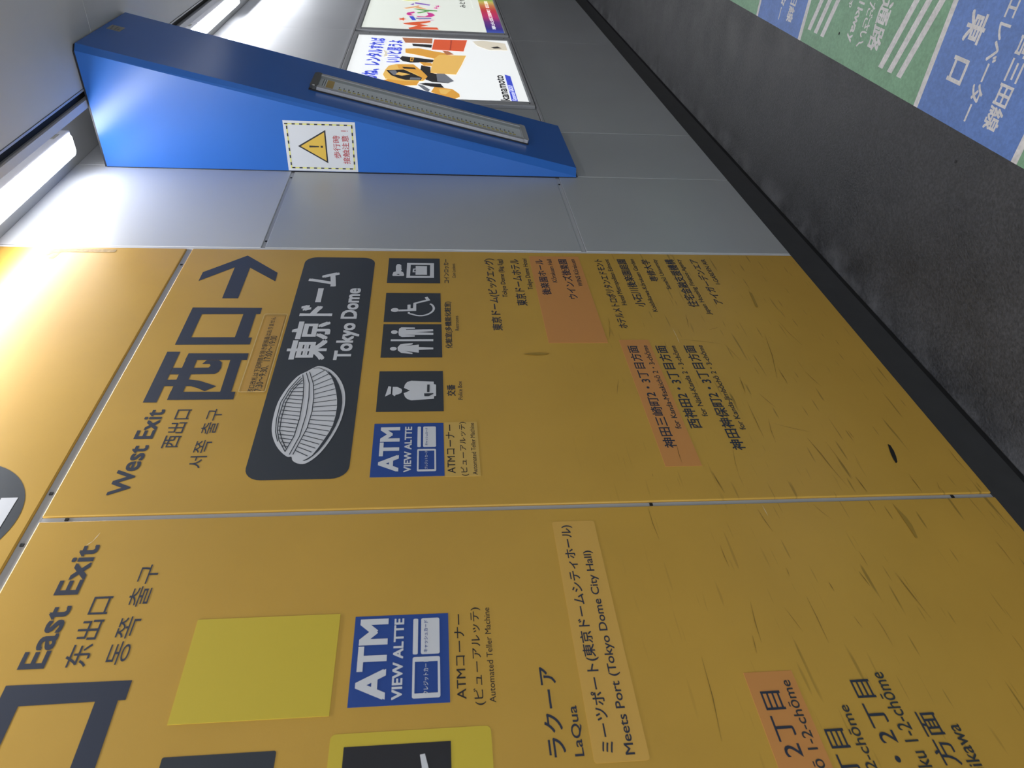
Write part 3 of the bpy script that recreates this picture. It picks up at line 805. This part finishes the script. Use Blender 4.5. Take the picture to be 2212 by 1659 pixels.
# joint pins seen in the gaps
for (u, v) in ((3.36, 2.158), (2.70, 2.158), (3.35, 0.886), (1.2435, 2.36), (1.2435, 0.95), (1.2435, 0.12), (1.33, 2.428), (1.17, 2.428), (2.50, 2.428)):
    box('joint_clip', (u - 0.004, 0.003, v - 0.004), (u + 0.004, 0.0118, v + 0.004), M['black'], wall)
struct(box('trim_1', (2.6235, 0.002, 0.004), (2.6365, 0.021, 3.138), M['whitemetal']))

struct(box('base_gap_shade', (-2.5, 0.006, -0.14), (14, 0.0118, -0.10), M['black']))  # black strip stands in for the shaded gap below the baseboard
base = struct(box('baseboard_left', (-2.5, 0.003, -0.118), (14, 0.0115, 0.003), M['base']))
fl = struct(mk('floor', [(-2.5, -4.2, FZ), (14, -4.2, FZ), (14, 0.03, FZ), (-2.5, 0.03, FZ)], [(0, 1, 2, 3)], M['floor']))
struct(mk('wall_right', [(-2.5, -4.2, FZ), (14, -4.2, FZ), (14, -4.2, 3.2), (-2.5, -4.2, 3.2)], [(3, 2, 1, 0)], M['farwall']))
struct(mk('wall_back', [(-2.5, -4.2, FZ), (-2.5, 0.03, FZ), (-2.5, 0.03, 3.2), (-2.5, -4.2, 3.2)], [(0, 1, 2, 3)], M['farwall']))
struct(mk('wall_front', [(14, -4.2, FZ), (14, 0.03, FZ), (14, 0.03, 3.2), (14, -4.2, 3.2)], [(3, 2, 1, 0)], M['farwall']))

# ceiling: the lamp cove along the wall, its metal lip, a dark slot, then flat panels
ceil = struct(mk('ceiling', [(-2.5, 0.022, 3.14), (14, 0.022, 3.14), (14, -0.272, 3.14), (-2.5, -0.272, 3.14),
                             (-2.5, -0.272, 3.012), (14, -0.272, 3.012),
                             (-2.5, -0.3, 3.04), (14, -0.3, 3.04), (14, -4.2, 3.04), (-2.5, -4.2, 3.04)],
                 [(0, 1, 2, 3), (3, 2, 5, 4), (6, 7, 8, 9)], M['coveend']))
box('cove_lip', (-2.5, -0.300, 3.008), (14, -0.268, 3.022), M['whitemetal'], ceil)
box('slot', (-2.5, -0.338, 3.028), (14, -0.302, 3.036), M['black'], ceil)
box('slot_edge', (-2.5, -0.346, 3.006), (14, -0.338, 3.03), M['alu'], ceil)
for x0, x1 in ((-2.4, -0.03), (-0.027, 1.82), (1.823, 3.668), (3.671, 5.52), (5.523, 7.37), (7.373, 9.2), (9.203, 14)):
    for y0, y1 in ((-1.55, -0.348), (-2.75, -1.553), (-4.15, -2.753)):
        box('panel', (x0, y0, 3.008), (x1, y1, 3.03), M['ceil'], ceil, bevel=0.001)


# ------------------------------------------------------------------ cove lamps
def cove_lamp(x0, x1, label):
    t = thing('fluorescent_lamp', ((x0 + x1) / 2, -0.145, 3.138), label, 'lamp', 'lamps in the ceiling cove')
    box('housing', (x0, -0.198, 3.070), (x1, -0.090, 3.139), M['whitemetal'], t, bevel=0.004)
    # diffuser: shallow trough section with chamfered ends
    sec = [(-0.188, 3.072), (-0.186, 3.062), (-0.178, 3.055), (-0.110, 3.055), (-0.102, 3.062), (-0.100, 3.072)]
    xs = [(x0 + 0.012, 0.55), (x0 + 0.035, 1.0), (x1 - 0.035, 1.0), (x1 - 0.012, 0.55)]
    V, Fc = [], []
    for x, s in xs:
        for (y, z) in sec:
            V.append((x, -0.144 + (y + 0.144) * (0.7 + 0.3 * s), 3.072 + (z - 3.072) * s))
    k = len(sec)
    for i in range(3):
        for j in range(k - 1):
            a = i * k + j
            Fc.append((a, a + 1, a + 1 + k, a + k))
    Fc.append(tuple(range(k))[::-1])
    Fc.append(tuple(range(3 * k, 4 * k)))
    mk('diffuser', V, Fc, M['lamp'], t, 'glowing white diffuser')
    for x, sgn in ((x0, 1), (x1, -1)):
        V = []
        for xx, g in ((x + sgn * 0.044, 0.003), (x + sgn * 0.038, 0.003)):
            for (y, z) in sec:
                V.append((xx, -0.144 + (y + 0.144) * 1.04, z - (g if z < 3.07 else 0)))
        Fc = [(j, j + 1, j + 1 + k, j + k) for j in range(k - 1)]
        mk('retaining_clip', V, Fc, M['clear'], t, 'thin clear plastic clip around the diffuser end')
    box('rating_label', (x1 - 0.115, -0.1992, 3.090), (x1 - 0.055, -0.1980, 3.118), M['labelgrey'], t, 'small grey rating label')
    return t


cove_lamp(2.05, 3.335, 'white fluorescent strip lamp lit in the ceiling cove, nearest, above the yellow sign boards')
cove_lamp(4.29, 5.535, 'white fluorescent strip lamp in the cove half hidden behind the blue sloping housing')
cove_lamp(5.55, 6.80, 'white fluorescent strip lamp in the cove farthest off, above the poster cases')

# ------------------------------------------------------------------ blue sloping housing
hs = thing('sloping_housing', (3.77, -0.02, 0.79), 'large blue wedge shaped housing on the wall with a warning sticker on its flat side', 'housing')
X0, X1, XB = XF, 4.10, 3.458
ZT = 2.998
prof_f = [(0.0, ZT), (-0.503, ZT), (-0.008, 0.792), (0.0, 0.788)]        # flat side outline
prof_s = [(0.0, ZT), (-0.527, ZT), (-0.040, 0.790), (0.0, 0.788)]        # outer outline
V = [(X0, y, z) for y, z in prof_f] + [(XB, y, z) for y, z in prof_s] + [(X1, y, z) for y, z in prof_s]
mk('side_plate', V[:4], [(0, 1, 2, 3)], M['blue'], hs, 'bright blue flat side')
mk('bevel_strip', [V[1], V[2], V[6], V[5]], [(0, 3, 2, 1)], M['blue'], hs)
mk('sloping_face', [V[5], V[6], V[10], V[9]], [(0, 1, 2, 3)], M['blue'], hs)
mk('far_side_plate', [V[8], V[9], V[10], V[11]], [(3, 2, 1, 0)], M['blue'], hs)
mk('end_plate', [V[2], V[3], V[7], V[11], V[10], V[6]], [(0, 1, 2), (0, 2, 5), (5, 2, 3, 4)], M['blue'], hs)
mk('top_plate', [V[0], V[1], V[5], V[9], V[8], V[4]], [(0, 1, 2, 5), (5, 2, 3, 4)], M['blue'], hs)
V2 = [(X0 + 0.004, 0, ZT), (X0 + 0.004, -0.498, ZT), (XB, -0.522, ZT), (X1 - 0.003, -0.522, ZT), (X1 - 0.003, 0, ZT)]
V2 += [(a, b, 3.0075) for a, b, c in V2]
mk('top_gasket', V2, [(0, 1, 6, 5), (1, 2, 7, 6), (2, 3, 8, 7), (3, 4, 9, 8), (4, 3, 2, 1, 0), (5, 6, 7, 8, 9)], M['rubber'], hs, 'black sealing gasket')
box('wall_gasket', (X0 - 0.002, -0.003, 0.79), (X0 + 0.01, 0.0, ZT), M['rubber'], hs, 'dark sealing line')
# inventory sticker at the top of the sloping face
st = slab('inventory_sticker', rect((3.765, 0.022, 3.845, 0.078)), SLOPE, 0, 0.0006, M['labelgrey'], hs, 'small beige sticker')
for a in ((3.772, 0.034, 3.80, 0.040), (3.805, 0.030, 3.838, 0.036), (3.775, 0.05, 3.835, 0.055), (3.78, 0.062, 3.81, 0.067)):
    flat('print_mark', rect(a), SLOPE, 0.0009, M['mark'], st)

# warning sticker on the flat side, u = distance out of the wall
ws = slab('warning_sticker', rect((0.004, 1.853, 0.239, 2.178)), FRONT, 0, 0.0006, M['sticker'], hs, 'white warning sticker with a yellow triangle')
O_ = (0.0155, 1.8655, 0.2275, 2.1655)
I_ = (0.0215, 1.8715, 0.2215, 2.1595)
flat('border', [rect(O_), rect(I_)[::-1]], FRONT, 0.0010, M['dashyellow'], ws, 'yellow border')
ds = []
for k in range(9):
    v = O_[1] + 0.012 + k * 0.0335
    for u0, u1, s in ((O_[0], I_[0], 0.0), (I_[2], O_[2], 0.012)):
        ds.append(rect((u0, v + s, u1, v + s + 0.0145)))
for k in range(6):
    u = O_[0] + 0.015 + k * 0.034
    for v0, v1, s in ((O_[1], I_[1], 0.01), (I_[3], O_[3], 0.0)):
        ds.append(rect((u + s, v0, u + s + 0.0145, v1)))
multi('border_dashes', ds, FRONT, 0.0013, M['ink'], ws, 'black dashes of the border')
flat('triangle', [(0.122, 2.122), (0.0435, 1.990), (0.2005, 1.990)], FRONT, 0.0010, M['ink'], ws, 'black outlined warning triangle')
flat('triangle_fill', [(0.122, 2.109), (0.0545, 1.9965), (0.1895, 1.9965)], FRONT, 0.0013, M['signyellow'], ws, 'yellow triangle field')
multi('exclamation_mark', [[(0.1175, 2.070), (0.1195, 2.026), (0.1245, 2.026), (0.1265, 2.070)], rect((0.1175, 2.008, 0.1265, 2.018))], FRONT, 0.0016, M['ink'], ws)
text(('歩行時', 0.068, 1.9275, 0.176, 1.9605), FRONT, 0.0010, M['red'], ws, 0.008, label='red lettering')
text(('接触注意', 0.042, 1.887, 0.177, 1.9195), FRONT, 0.0010, M['red'], ws, 0.008, label='red lettering')
multi('exclamation_mark', [rect((0.196, 1.897, 0.2, 1.919)), rect((0.196, 1.889, 0.2, 1.893))], FRONT, 0.0010, M['red'], ws, 'red exclamation mark')

# light fitting on the sloping face
lf = thing('light_fitting', tuple(SLOPE(3.75, 1.49, 0.002)), 'long narrow aluminium LED light fitting, unlit, on the sloping blue face', 'lamp')


def sbox(name, u0, v0, u1, v1, n0, n1, m, parent, label=None):
    return slab(name, rect((u0, v0, u1, v1)), SLOPE, n0, n1, m, parent, label)


U0, U1, VA, VB = 3.628, 3.862, 0.945, 2.030
sbox('rail', U0, VA + 0.03, U0 + 0.030, VB - 0.026, 0.006, 0.020, M['alu'], lf)
sbox('rail', U1 - 0.026, VA + 0.03, U1, VB - 0.026, 0.006, 0.020, M['alu'], lf)
sbox('tray', U0 + 0.03, VA + 0.02, U1 - 0.026, VB - 0.02, 0.001, 0.008, M['tray'], lf, 'pale grey tray')
for k in range(3):
    sbox('rail_groove', U1 - 0.030 - 0.007 * k, VA + 0.03, U1 - 0.027 - 0.007 * k, VB - 0.03, 0.008, 0.017 - 0.003 * k, M['steel_dark'], lf)
sbox('groove_line', U0 + 0.0305, VA + 0.03, U0 + 0.034, VB - 0.03, 0.008, 0.013, M['steel_dark'], lf)
slab('end_cap', [(U0 + 0.012, VA), (U1 - 0.02, VA), (U1, VA + 0.012), (U1, VA + 0.032), (U0, VA + 0.032), (U0, VA + 0.014)], SLOPE, 0.006, 0.022, M['capgrey'], lf, 'dark grey plastic end cap')
slab('end_cap', [(U0, VB - 0.028), (U1, VB - 0.028), (U1, VB - 0.006), (U1 - 0.015, VB), (U0 + 0.015, VB), (U0, VB - 0.006)], SLOPE, 0.006, 0.0225, M['alu'], lf, 'aluminium end cap')
sbox('screw', U0 + 0.006, VA + 0.012, U0 + 0.016, VA + 0.022, 0.022, 0.0235, M['whitemetal'], lf, 'small bright screw')
sbox('shadow_gasket', U0 - 0.006, VA - 0.002, U1 + 0.001, VB - 0.001, 0.0, 0.006, M['rubber'], lf, 'black sealing gasket')  # black edging drawn as the dark shadow line beneath the fitting
sbox('data_label', 3.690, 1.012, 3.826, 1.046, 0.008, 0.0085, M['film'], lf, 'pale yellow data label')
for v in (0.993, 1.003):
    sbox('print_mark', 3.712, v, 3.828, v + 0.004, 0.008, 0.0085, M['mark'], lf)
    sbox('print_mark', 3.694, v, 3.703, v + 0.004, 0.008, 0.0085, M['mark'], lf)
NL = 40
led0 = chip0 = None
for k in range(NL):
    v = 1.072 + k * (1.955 - 1.072) / (NL - 1)
    for nm, u, su, sv, mm in (('led', 3.706, 0.013, 0.0150, 'led'), ('resistor', 3.735, 0.014, 0.0060, 'mark')):
        src = led0 if nm == 'led' else chip0
        if src is None:
            o = sbox(nm, 3.706 if nm == 'led' else 3.733, 1.072, (3.706 if nm == 'led' else 3.733) + su, 1.072 + sv, 0.008, 0.0095, M[mm], lf)
            if nm == 'led':
                led0 = o
            else:
                chip0 = o
        else:
            o = src.copy()
            COL.objects.link(o)
            dv = SD * (v - 1.072)
            o.location = Vector(src.location) + dv
sbox('clear_cover', U0 + 0.03, VA + 0.032, U1 - 0.027, VB - 0.028, 0.0165, 0.0175, M['glass'], lf, 'clear plastic cover')

# ------------------------------------------------------------------ yellow sign boards
def board(u0, v0, u1, v1, label):
    t = thing('sign_board', ((u0 + u1) / 2, 0.0, v0), label, 'sign')
    box('panel', (u0, 0.0, v0), (u1, 0.0115, v1), M['yellow'], t, bevel=0.003)
    return t


west = board(1.251, 0.004, 2.622, 2.417, 'yellow wall sign board with West Exit lettering and the dark stadium plate')
east = board(-0.135, 0.004, 1.235, 2.417, 'yellow wall sign board with East Exit lettering and a plain lemon patch')
upper = board(-0.185, 2.439, 2.622, 3.137, 'yellow board under the ceiling lamp with a dark number disc, above the other signs')

flat('arrow', D['arrow'], WALL, P1L, M['navy'], west, 'dark navy arrow pointing right')
flat('lettering', [D['kuchi_out'], D['kuchi_in']], WALL, P1L, M['navy'], west, 'large navy character')
multi('lettering', D['nishi'], WALL, P1L, M['navy'], west, 'large navy character')
for t, off in zip(D['west_text'], (0.02, 0.004, 0.0)):
    text(t, WALL, P1L, M['navy'], west, off)
for t, off in zip(D['east_text'], (0.02, 0.004, 0.0)):
    text(t, WALL, P1L, M['navy'], east, off)
dx = -1.368
flat('lettering', [[(a + dx, b) for a, b in D['kuchi_out']], [(a + dx, b) for a, b in D['kuchi_in']]], WALL, P1L, M['navy'], east, 'large navy character')

# clear acrylic opening-hours plate
r = D['plate']
pf = slab('amber_film', rect((r[0] + 0.010, r[1] + 0.006, r[2] - 0.006, r[3] - 0.006)), WALL, 0, 0.0008, M['amber'], west, 'amber backing film')
for t in D['plate_text']:
    text(t, WALL, 0.0012, M['fineink'], pf, 0.004)
pr = (r[0], r[1] - 0.002, r[2] + 0.004, r[3] + 0.002)
pl_ = flat('acrylic_plate', rrect(pr, 0.008), WALL, 0.005, M['clear'], west, 'clear acrylic plate over the opening hours')
flat('plate_edge', [rrect(pr, 0.008), rrect((pr[0] + 0.003, pr[1] + 0.0025, pr[2] - 0.003, pr[3] - 0.0025), 0.006)[::-1]], WALL, 0.0052, M['plate_edge'], pl_, 'pale polished edge of the plate')

# stadium plate
ds_ = flat('stadium_plate', rrect(D['dome_sign'], 0.045, 6), WALL, P1L, M['slate'], west, 'dark rounded plate with white lettering and a stadium drawing')
for t, off in zip(D['dome_text'], (0.03, 0.03)):
    text(t, WALL, P2L, M['white'], ds_, off, label='white lettering')
flat('stadium_body', smooth(D['dome_body']), WALL, P2L, M['white'], ds_, 'white stadium drawing')
flat('stadium_shade', smooth(D['dome_crescent'], 2), WALL, P3L, M['slate'], ds_, 'dark crescent of the stadium drawing')
multi('stadium_seams', [ribbon(p, 0.0026) for p in D['dome_seams']], WALL, P3L, M['slate'], ds_, 'dark seam lines of the drawing')
multi('stadium_ribs', [ribbon(p, 0.0026) for p in D['dome_ribs']], WALL, P3L, M['slate'], ds_, 'dark rib lines of the drawing')

IC = D['icons']


def icon(key, label):
    return flat('pictogram', rect(IC[key]), WALL, P1L, M['slate'], west, label)


ic = icon('locker', 'dark square coin locker pictogram')
flat('key_symbol', [D['key'], D['keyhole']], WALL, P2L, M['white'], ic)
lb = D['locker_box']
flat('locker_symbol', [lb[0], lb[1]], WALL, P2L, M['white'], ic)
flat('bag_symbol', lb[2], WALL, P2L, M['white'], ic)
flat('bag_handle', [lb[3], lb[4]], WALL, P2L, M['white'], ic)
ic = icon('chair', 'dark square wheelchair pictogram')
flat('figure', D['wheel'][0], WALL, P2L, M['white'], ic)
flat('head', ellipse(D['wheel_head']), WALL, P2L, M['white'], ic)
flat('wheel', ribbon(smooth(D['wheel_arc'])[:-6], 0.0078), WALL, P2L + 2e-5, M['white'], ic)
ic = icon('toilet', 'dark square restroom pictogram')
flat('man_figure', D['man'], WALL, P2L, M['white'], ic)
flat('man_head', ellipse(D['man_head']), WALL, P2L, M['white'], ic)
flat('divider', D['divider'], WALL, P2L, M['white'], ic)
flat('woman_figure', D['woman'], WALL, P2L, M['white'], ic)
flat('woman_head', ellipse(D['woman_head']), WALL, P2L, M['white'], ic)
ic = icon('police', 'dark square police box pictogram')
multi('officer_figure', D['police'], WALL, P2L, M['white'], ic)
multi('uniform_details', D['police_dark'], WALL, P3L, M['slate'], ic)


def atm(parent, r, texts, cards, small):
    o = slab('pictogram', rect(r), WALL, 0, P1L, M['blueprint'], parent, 'blue cash machine pictogram')
    for t, off in zip(texts, (0.03, 0.026)):
        text(t, WALL, P2L, M['white'], o, off, label='white lettering')
    flat('card_outline', [rrect(cards[0], 0.004), rect(cards[1])], WALL, P2L, M['white'], o)
    flat('card_slot', rrect(cards[2], 0.003), WALL, P2L, M['white'], o)
    flat('card', rrect(cards[3], 0.004), WALL, P2L, M['white'], o)
    text(small[0], WALL, P3L, M['white'], o, 0.01)
    text(small[1], WALL, P3L, M['blueprint'], o, 0.01)


atm(west, IC['atm'], D['atm_text'], D['atm_cards'], D['atm_small'])
atm(east, IC['atm_east'], D['east_atm_text'], D['east_cards'], D['east_small'])
fm = slab('caption_film', rect(D['atm_film']), WALL, 0, P1L, M['film'], west, 'yellowed film strip under the blue pictogram')
for t, off in zip(D['atm_cap'], (0.004, 0.004, 0.0)):
    text(t, WALL, P2L, M['ink'], fm, off)
for t, off in zip(D['east_cap'], (0.004, 0.004, 0.0)):
    text(t, WALL, P1L, M['ink'], east, off)
for i, t in enumerate(D['caps']):
    text(t, WALL, P1L, M['slate'], west, 0.02 if i % 2 == 0 else 0.004)

of = [slab('patch_film', rect(r), WALL, 0, P1L, M['orange'], west, 'orange patch film') for r in D['orange']]
for i, t in enumerate(D['dest']):
    par = of[0] if 4 <= i <= 7 else of[1] if i in (18, 19) else west
    text(t, WALL, P2L, M['navy'] if i % 2 == 0 else M['slate'], par, 0.013 if i % 2 == 0 else 0.009)

# east board patches
slab('plain_patch', rect(D['yellow_sticker']), WALL, 0, P2L, M['lemon'], east, 'plain lemon yellow patch')
for t, off in zip(D['laqua'], (0.012, 0.009)):
    text(t, WALL, P1L, M['navy'], east, off)
mf = slab('patch_film', rrect(D['meets'], 0.006), WALL, 0, P1L, M['paleyellow'], east, 'pale yellow long patch film')
for t, off in zip(D['meets_text'], (0.012, 0.009)):
    text(t, WALL, P2L, M['navy'], mf, off)
eo = slab('patch_film', rect((0.22, 0.7715, 0.7692, 0.8746)), WALL, 0, P1L, M['orange'], east, 'orange patch film')
for i, (nm, roman, q) in enumerate(D['east_dest']):
    par = eo if i == 0 else east
    h = q[0][1] - q[1][1]
    wch = (q[0][0] - q[3][0]) / 0.80
    u1 = q[0][0]
    text((nm, u1 - wch * len(nm) * 0.94, q[1][1], u1, q[0][1] + 0.001), WALL, P2L, M['navy'], par, 0.006)
    u1 = q[4][0]
    text((roman, u1 - 0.0158 * len(roman), q[5][1] - 0.001, u1, q[4][1] + 0.010), WALL, P2L, M['slate'], par, 0.008)
slab('route_mark', rrect((0.30, 1.787, 0.667, 1.984), 0.004), WALL, 0, P1L, M['slate'], east, 'dark grey block at the board middle')
pst = slab('patch_film', rrect((0.44, 1.3985, 0.6905, 1.694), 0.010), WALL, 0, P1L, M['lemon'], east, 'lemon patch film with a black pictogram')
pic = flat('pictogram', rect((0.470, 1.474, 0.6655, 1.668)), WALL, P2L, M['ink'], pst, 'black square pictogram')
flat('figure', [(0.645, 1.5215), (0.6435, 1.5305), (0.620, 1.5265), (0.600, 1.575), (0.575, 1.610), (0.545, 1.600), (0.560, 1.540), (0.575, 1.500), (0.590, 1.500), (0.590, 1.545), (0.612, 1.513)], WALL, P3L, M['white'], pic)
flat('head', ellipse([(0.565, 1.618), (0.592, 1.645)]), WALL, P3L, M['white'], pic)

# upper board: number disc, tape residue
cx, cy, cr = D['circle']
disc = flat('number_disc', [(cx + cr * math.cos(a * math.pi / 32), cy + cr * math.sin(a * math.pi / 32)) for a in range(64)], WALL, P1L, M['slate'], upper, 'dark number disc')
text(('2', 1.178, 2.495, 1.3145, 2.815), WALL, P2L, M['white'], disc, 0.05, label='white numeral')
multi('tape_residue', D['tape'] + [D['tape2']], WALL, P1L, M['tape'], upper, 'brown remains of adhesive tape')

# wear drawn by hand: single scuffs that the photograph shows
sw, se, lw, le = [], [], [], []
for a, b in D['scr']:
    dd = Vector(b) - Vector(a)
    mid = tuple((Vector(a) + Vector(b)) / 2 + Vector((-dd.y, dd.x)) * random.uniform(-0.03, 0.03))
    (sw if a[0] > 1.243 else se).append(ribbon([a, mid, b], random.uniform(0.0008, 0.0015), True))
for a, b in D['scr_light']:
    (lw if a[0] > 1.243 else le).append(ribbon([a, tuple((Vector(a) + Vector(b)) / 2), b], 0.002, True))
for polys, bd, m in ((sw, west, 'dirt'), (se, east, 'dirt'), (lw, west, 'dirt_light'), (le, east, 'dirt_light')):
    if polys:
        o = multi('scuffs', polys, WALL, 0.0018, M[m], bd)
        o['kind'] = 'stuff'
flat('scuff', D['marks'][0], WALL, 0.0018, M['black'], west, 'black gouge near the floor')
flat('scuff', D['marks'][1], WALL, 0.0018, M['smudge'], west, 'dark smudge')
flat('scuff', D['smudge'][0], WALL, 0.0018, M['smudge'], east, 'brown smudge')
flat('scuff', D['smudge'][1], WALL, 0.0018, M['smudge'], west, 'brown smudge')


# ------------------------------------------------------------------ poster cases
def case(u0, u1, label):
    v0, v1 = 0.864, 2.106
    fw = 0.085
    t = thing('poster_case', ((u0 + u1) / 2, 0.0, v0), label, 'poster case', 'backlit poster cases')
    for nm, a, b in (('side_rail', (u0, v0), (u0 + fw, v1)), ('side_rail', (u1 - fw, v0), (u1, v1)), ('bottom_rail', (u0 + fw, v0), (u1 - fw, v0 + 0.022)), ('top_rail', (u0 + fw, v1 - 0.030), (u1 - fw, v1))):
        box(nm, (a[0], -0.0105, a[1]), (b[0], 0.0115, b[1]), M['alu'], t, bevel=0.002)
    a0, a1, b0, b1 = u0 + fw, u1 - fw, v0 + 0.022, v1 - 0.030
    mk('inner_lip', [(a0, -0.0092, b0), (a1, -0.0092, b0), (a1, -0.0092, b1), (a0, -0.0092, b1), (a0 + .005, -0.006, b0 + .006), (a1 - .005, -0.006, b0 + .006), (a1 - .005, -0.006, b1 - .008), (a0 + .005, -0.006, b1 - .008)],
       [(0, 1, 5, 4), (1, 2, 6, 5), (2, 3, 7, 6), (3, 0, 4, 7)], M['steel_dark'], t, 'dark inner lip')
    for k, (a, b) in enumerate(((u0 + fw * .5, v0 + .03), (u0 + fw * .5, v1 - .04), (u1 - fw * .4, v0 + .05), (u1 - fw * .4, v1 - .12), (u1 - fw * .4, (v0 + v1) / 2 + .1))):
        box('screw', (a - .006, -0.0115, b - .004), (a + .006, -0.0102, b + .004), M['black'], t)
    mk('clear_cover', [(a0, -0.0088, b0), (a1, -0.0088, b0), (a1, -0.0088, b1), (a0, -0.0088, b1)], [(0, 1, 2, 3)], M['glass'], t, 'clear cover pane')
    return t, (a0, b0, a1, b1)


c1, r1 = case(4.562, 6.395, 'backlit poster case with yellow digging machines on white, right beside the blue housing')
sheet = slab('poster', rect(r1), WALL, -0.011, 0.006, M['p_white'], c1, 'white backlit poster')
for i, (m, q) in enumerate(D['p1']):
    flat('picture_shape', q, WALL, 0.0064 + i * 4e-5, M['p_' + m], sheet)
for c, t in D['p1_text']:
    if t[0] in ('kanamoto', 'Kanamoto GROUP'):
        t = (t[0], t[1] + 0.010, t[2], t[3], t[4])
    text(t, WALL, 0.0082, M['p_' + c], sheet, 0.04 if c == 'blue' else 0.02 if c == 'black' else 0.01)
c2, r2 = case(6.475, 8.60, 'backlit poster case with multicoloured lettering and a rainbow band, farther along the wall')
sheet = slab('poster', rect(r2), WALL, -0.011, 0.006, M['p_cream'], c2, 'cream backlit poster')
for i, (m, q) in enumerate(D['p2']):
    flat('picture_shape', q, WALL, 0.0064 + i * 4e-5, M['p_' + m], sheet)
flat('rainbow_band', rect((r2[0], r2[1], 8.2, 1.038)), WALL, 0.0064, M['rainbow'], sheet, 'rainbow coloured band')
for c, t in D['p2_text']:
    text(t, WALL, 0.0082, M['p_' + c], sheet, 0.02)


# ------------------------------------------------------------------ floor signs (u = y, v = -x)
def floor_sign(x0, x1, m, label, group=None, y0=-1.72, y1=-0.68):
    t = thing('floor_sign', ((x0 + x1) / 2, (y0 + y1) / 2, FZ), label, 'floor sign', group)
    slab('film', rect((y0, -x1, y1, -x0)), FLOOR, 0.0, 0.0008, M[m], t)
    return t


def border(t, x0, x1):
    flat('border_line', rect((-1.72, -x1, -0.68, -x0)), FLOOR, 0.0011, M['floorwhite'], t, 'white border line')


def exit_sign(x0, label, elev=True):
    t = floor_sign(x0, x0 + 0.515, 'floorblue', label)
    border(t, x0 - 0.0, x0 + 0.0)if False else None
    kw = dict(frame=FLOOR, n=0.0011, m=M['floorwhite'], parent=t)
    spaced('都営三田線', (-1.020, -(x0 + 0.138)), (-0.755, -(x0 + 0.138)), 0.068, off=0.02, **kw)
    spaced('エレベーター', (-1.030, -(x0 + 0.252)), (-0.739, -(x0 + 0.252)), 0.062, off=0.02, **kw)
    spaced('東口', (-0.955, -(x0 + 0.372)), (-0.832, -(x0 + 0.372)), 0.092, off=0.025, **kw)
    return t


def walk_sign(x0, x1, label):
    t = floor_sign(x0, x1, 'floorgreen', label)
    kw = dict(frame=FLOOR, n=0.0011, m=M['floorwhite'], parent=t)
    spaced('連絡通路', (-1.076, -(x0 + 0.363)), (-0.815, -(x0 + 0.363)), 0.088, off=0.022, **kw)
    spaced('通りください、', (-1.035, -(x0 + 0.458)), (-0.752, -(x0 + 0.458)), 0.058, off=0.01, **kw)
    spaced('walkway', (-0.966, -(x0 + 0.543)), (-0.778, -(x0 + 0.543)), 0.060, off=0.02, **kw)
    spaced('stop', (-0.932, -(x0 + 0.616)), (-0.881, -(x0 + 0.616)), 0.036, off=0.01, **kw)
    for a in (0.126, 0.191, 0.256, 0.758, 0.823, 0.888):
        xa, xb = x0 + a, x0 + a + 0.031
        L_ = 0.37
        if x1 - x0 > a + 0.06:
            flat('stripe', [(-0.735, -xa), (-0.735, -xb), (-0.735 - L_, -(xb - L_ * 0.33)), (-0.735 - L_, -(xa - L_ * 0.33))][::-1], FLOOR, 0.0011, M['floorwhite'], t)
    return t


sp_ = bpy.data.objects['floor']
for x, y, rr in ((2.10, -0.60, 0.006), (3.05, -0.775, 0.006)):
    flat('chewing_gum_spot', [(y + rr * math.cos(a), -x + rr * 0.8 * math.sin(a)) for a in (0, .7, 1.5, 2.2, 3.0, 3.8, 4.6, 5.5)], FLOOR, 0.0016, M['black'], sp_)


g0 = floor_sign(0.90, 1.861, 'floorgreen', 'green floor sign at the frame edge, nearest the camera')
b1 = exit_sign(1.886, 'blue floor sign with large white lettering, the nearest blue one')
g1 = walk_sign(2.412, 3.370, 'green floor sign with white slanted stripes and lettering between the two blue ones')
b2 = exit_sign(3.398, 'blue floor sign with white lettering, the farther blue one')
g2 = walk_sign(3.922, 4.90, 'green floor sign farthest along the floor')
for t, xa, xb in ((g0, 1.861, 1.886), (b1, 2.388, 2.412), (g1, 3.370, 3.398), (b2, 3.899, 3.922)):
    slab('border_line', rect((-1.72, -xb, -0.68, -xa)), FLOOR, 0.0, 0.0011, M['floorwhite'], t, 'white border line')
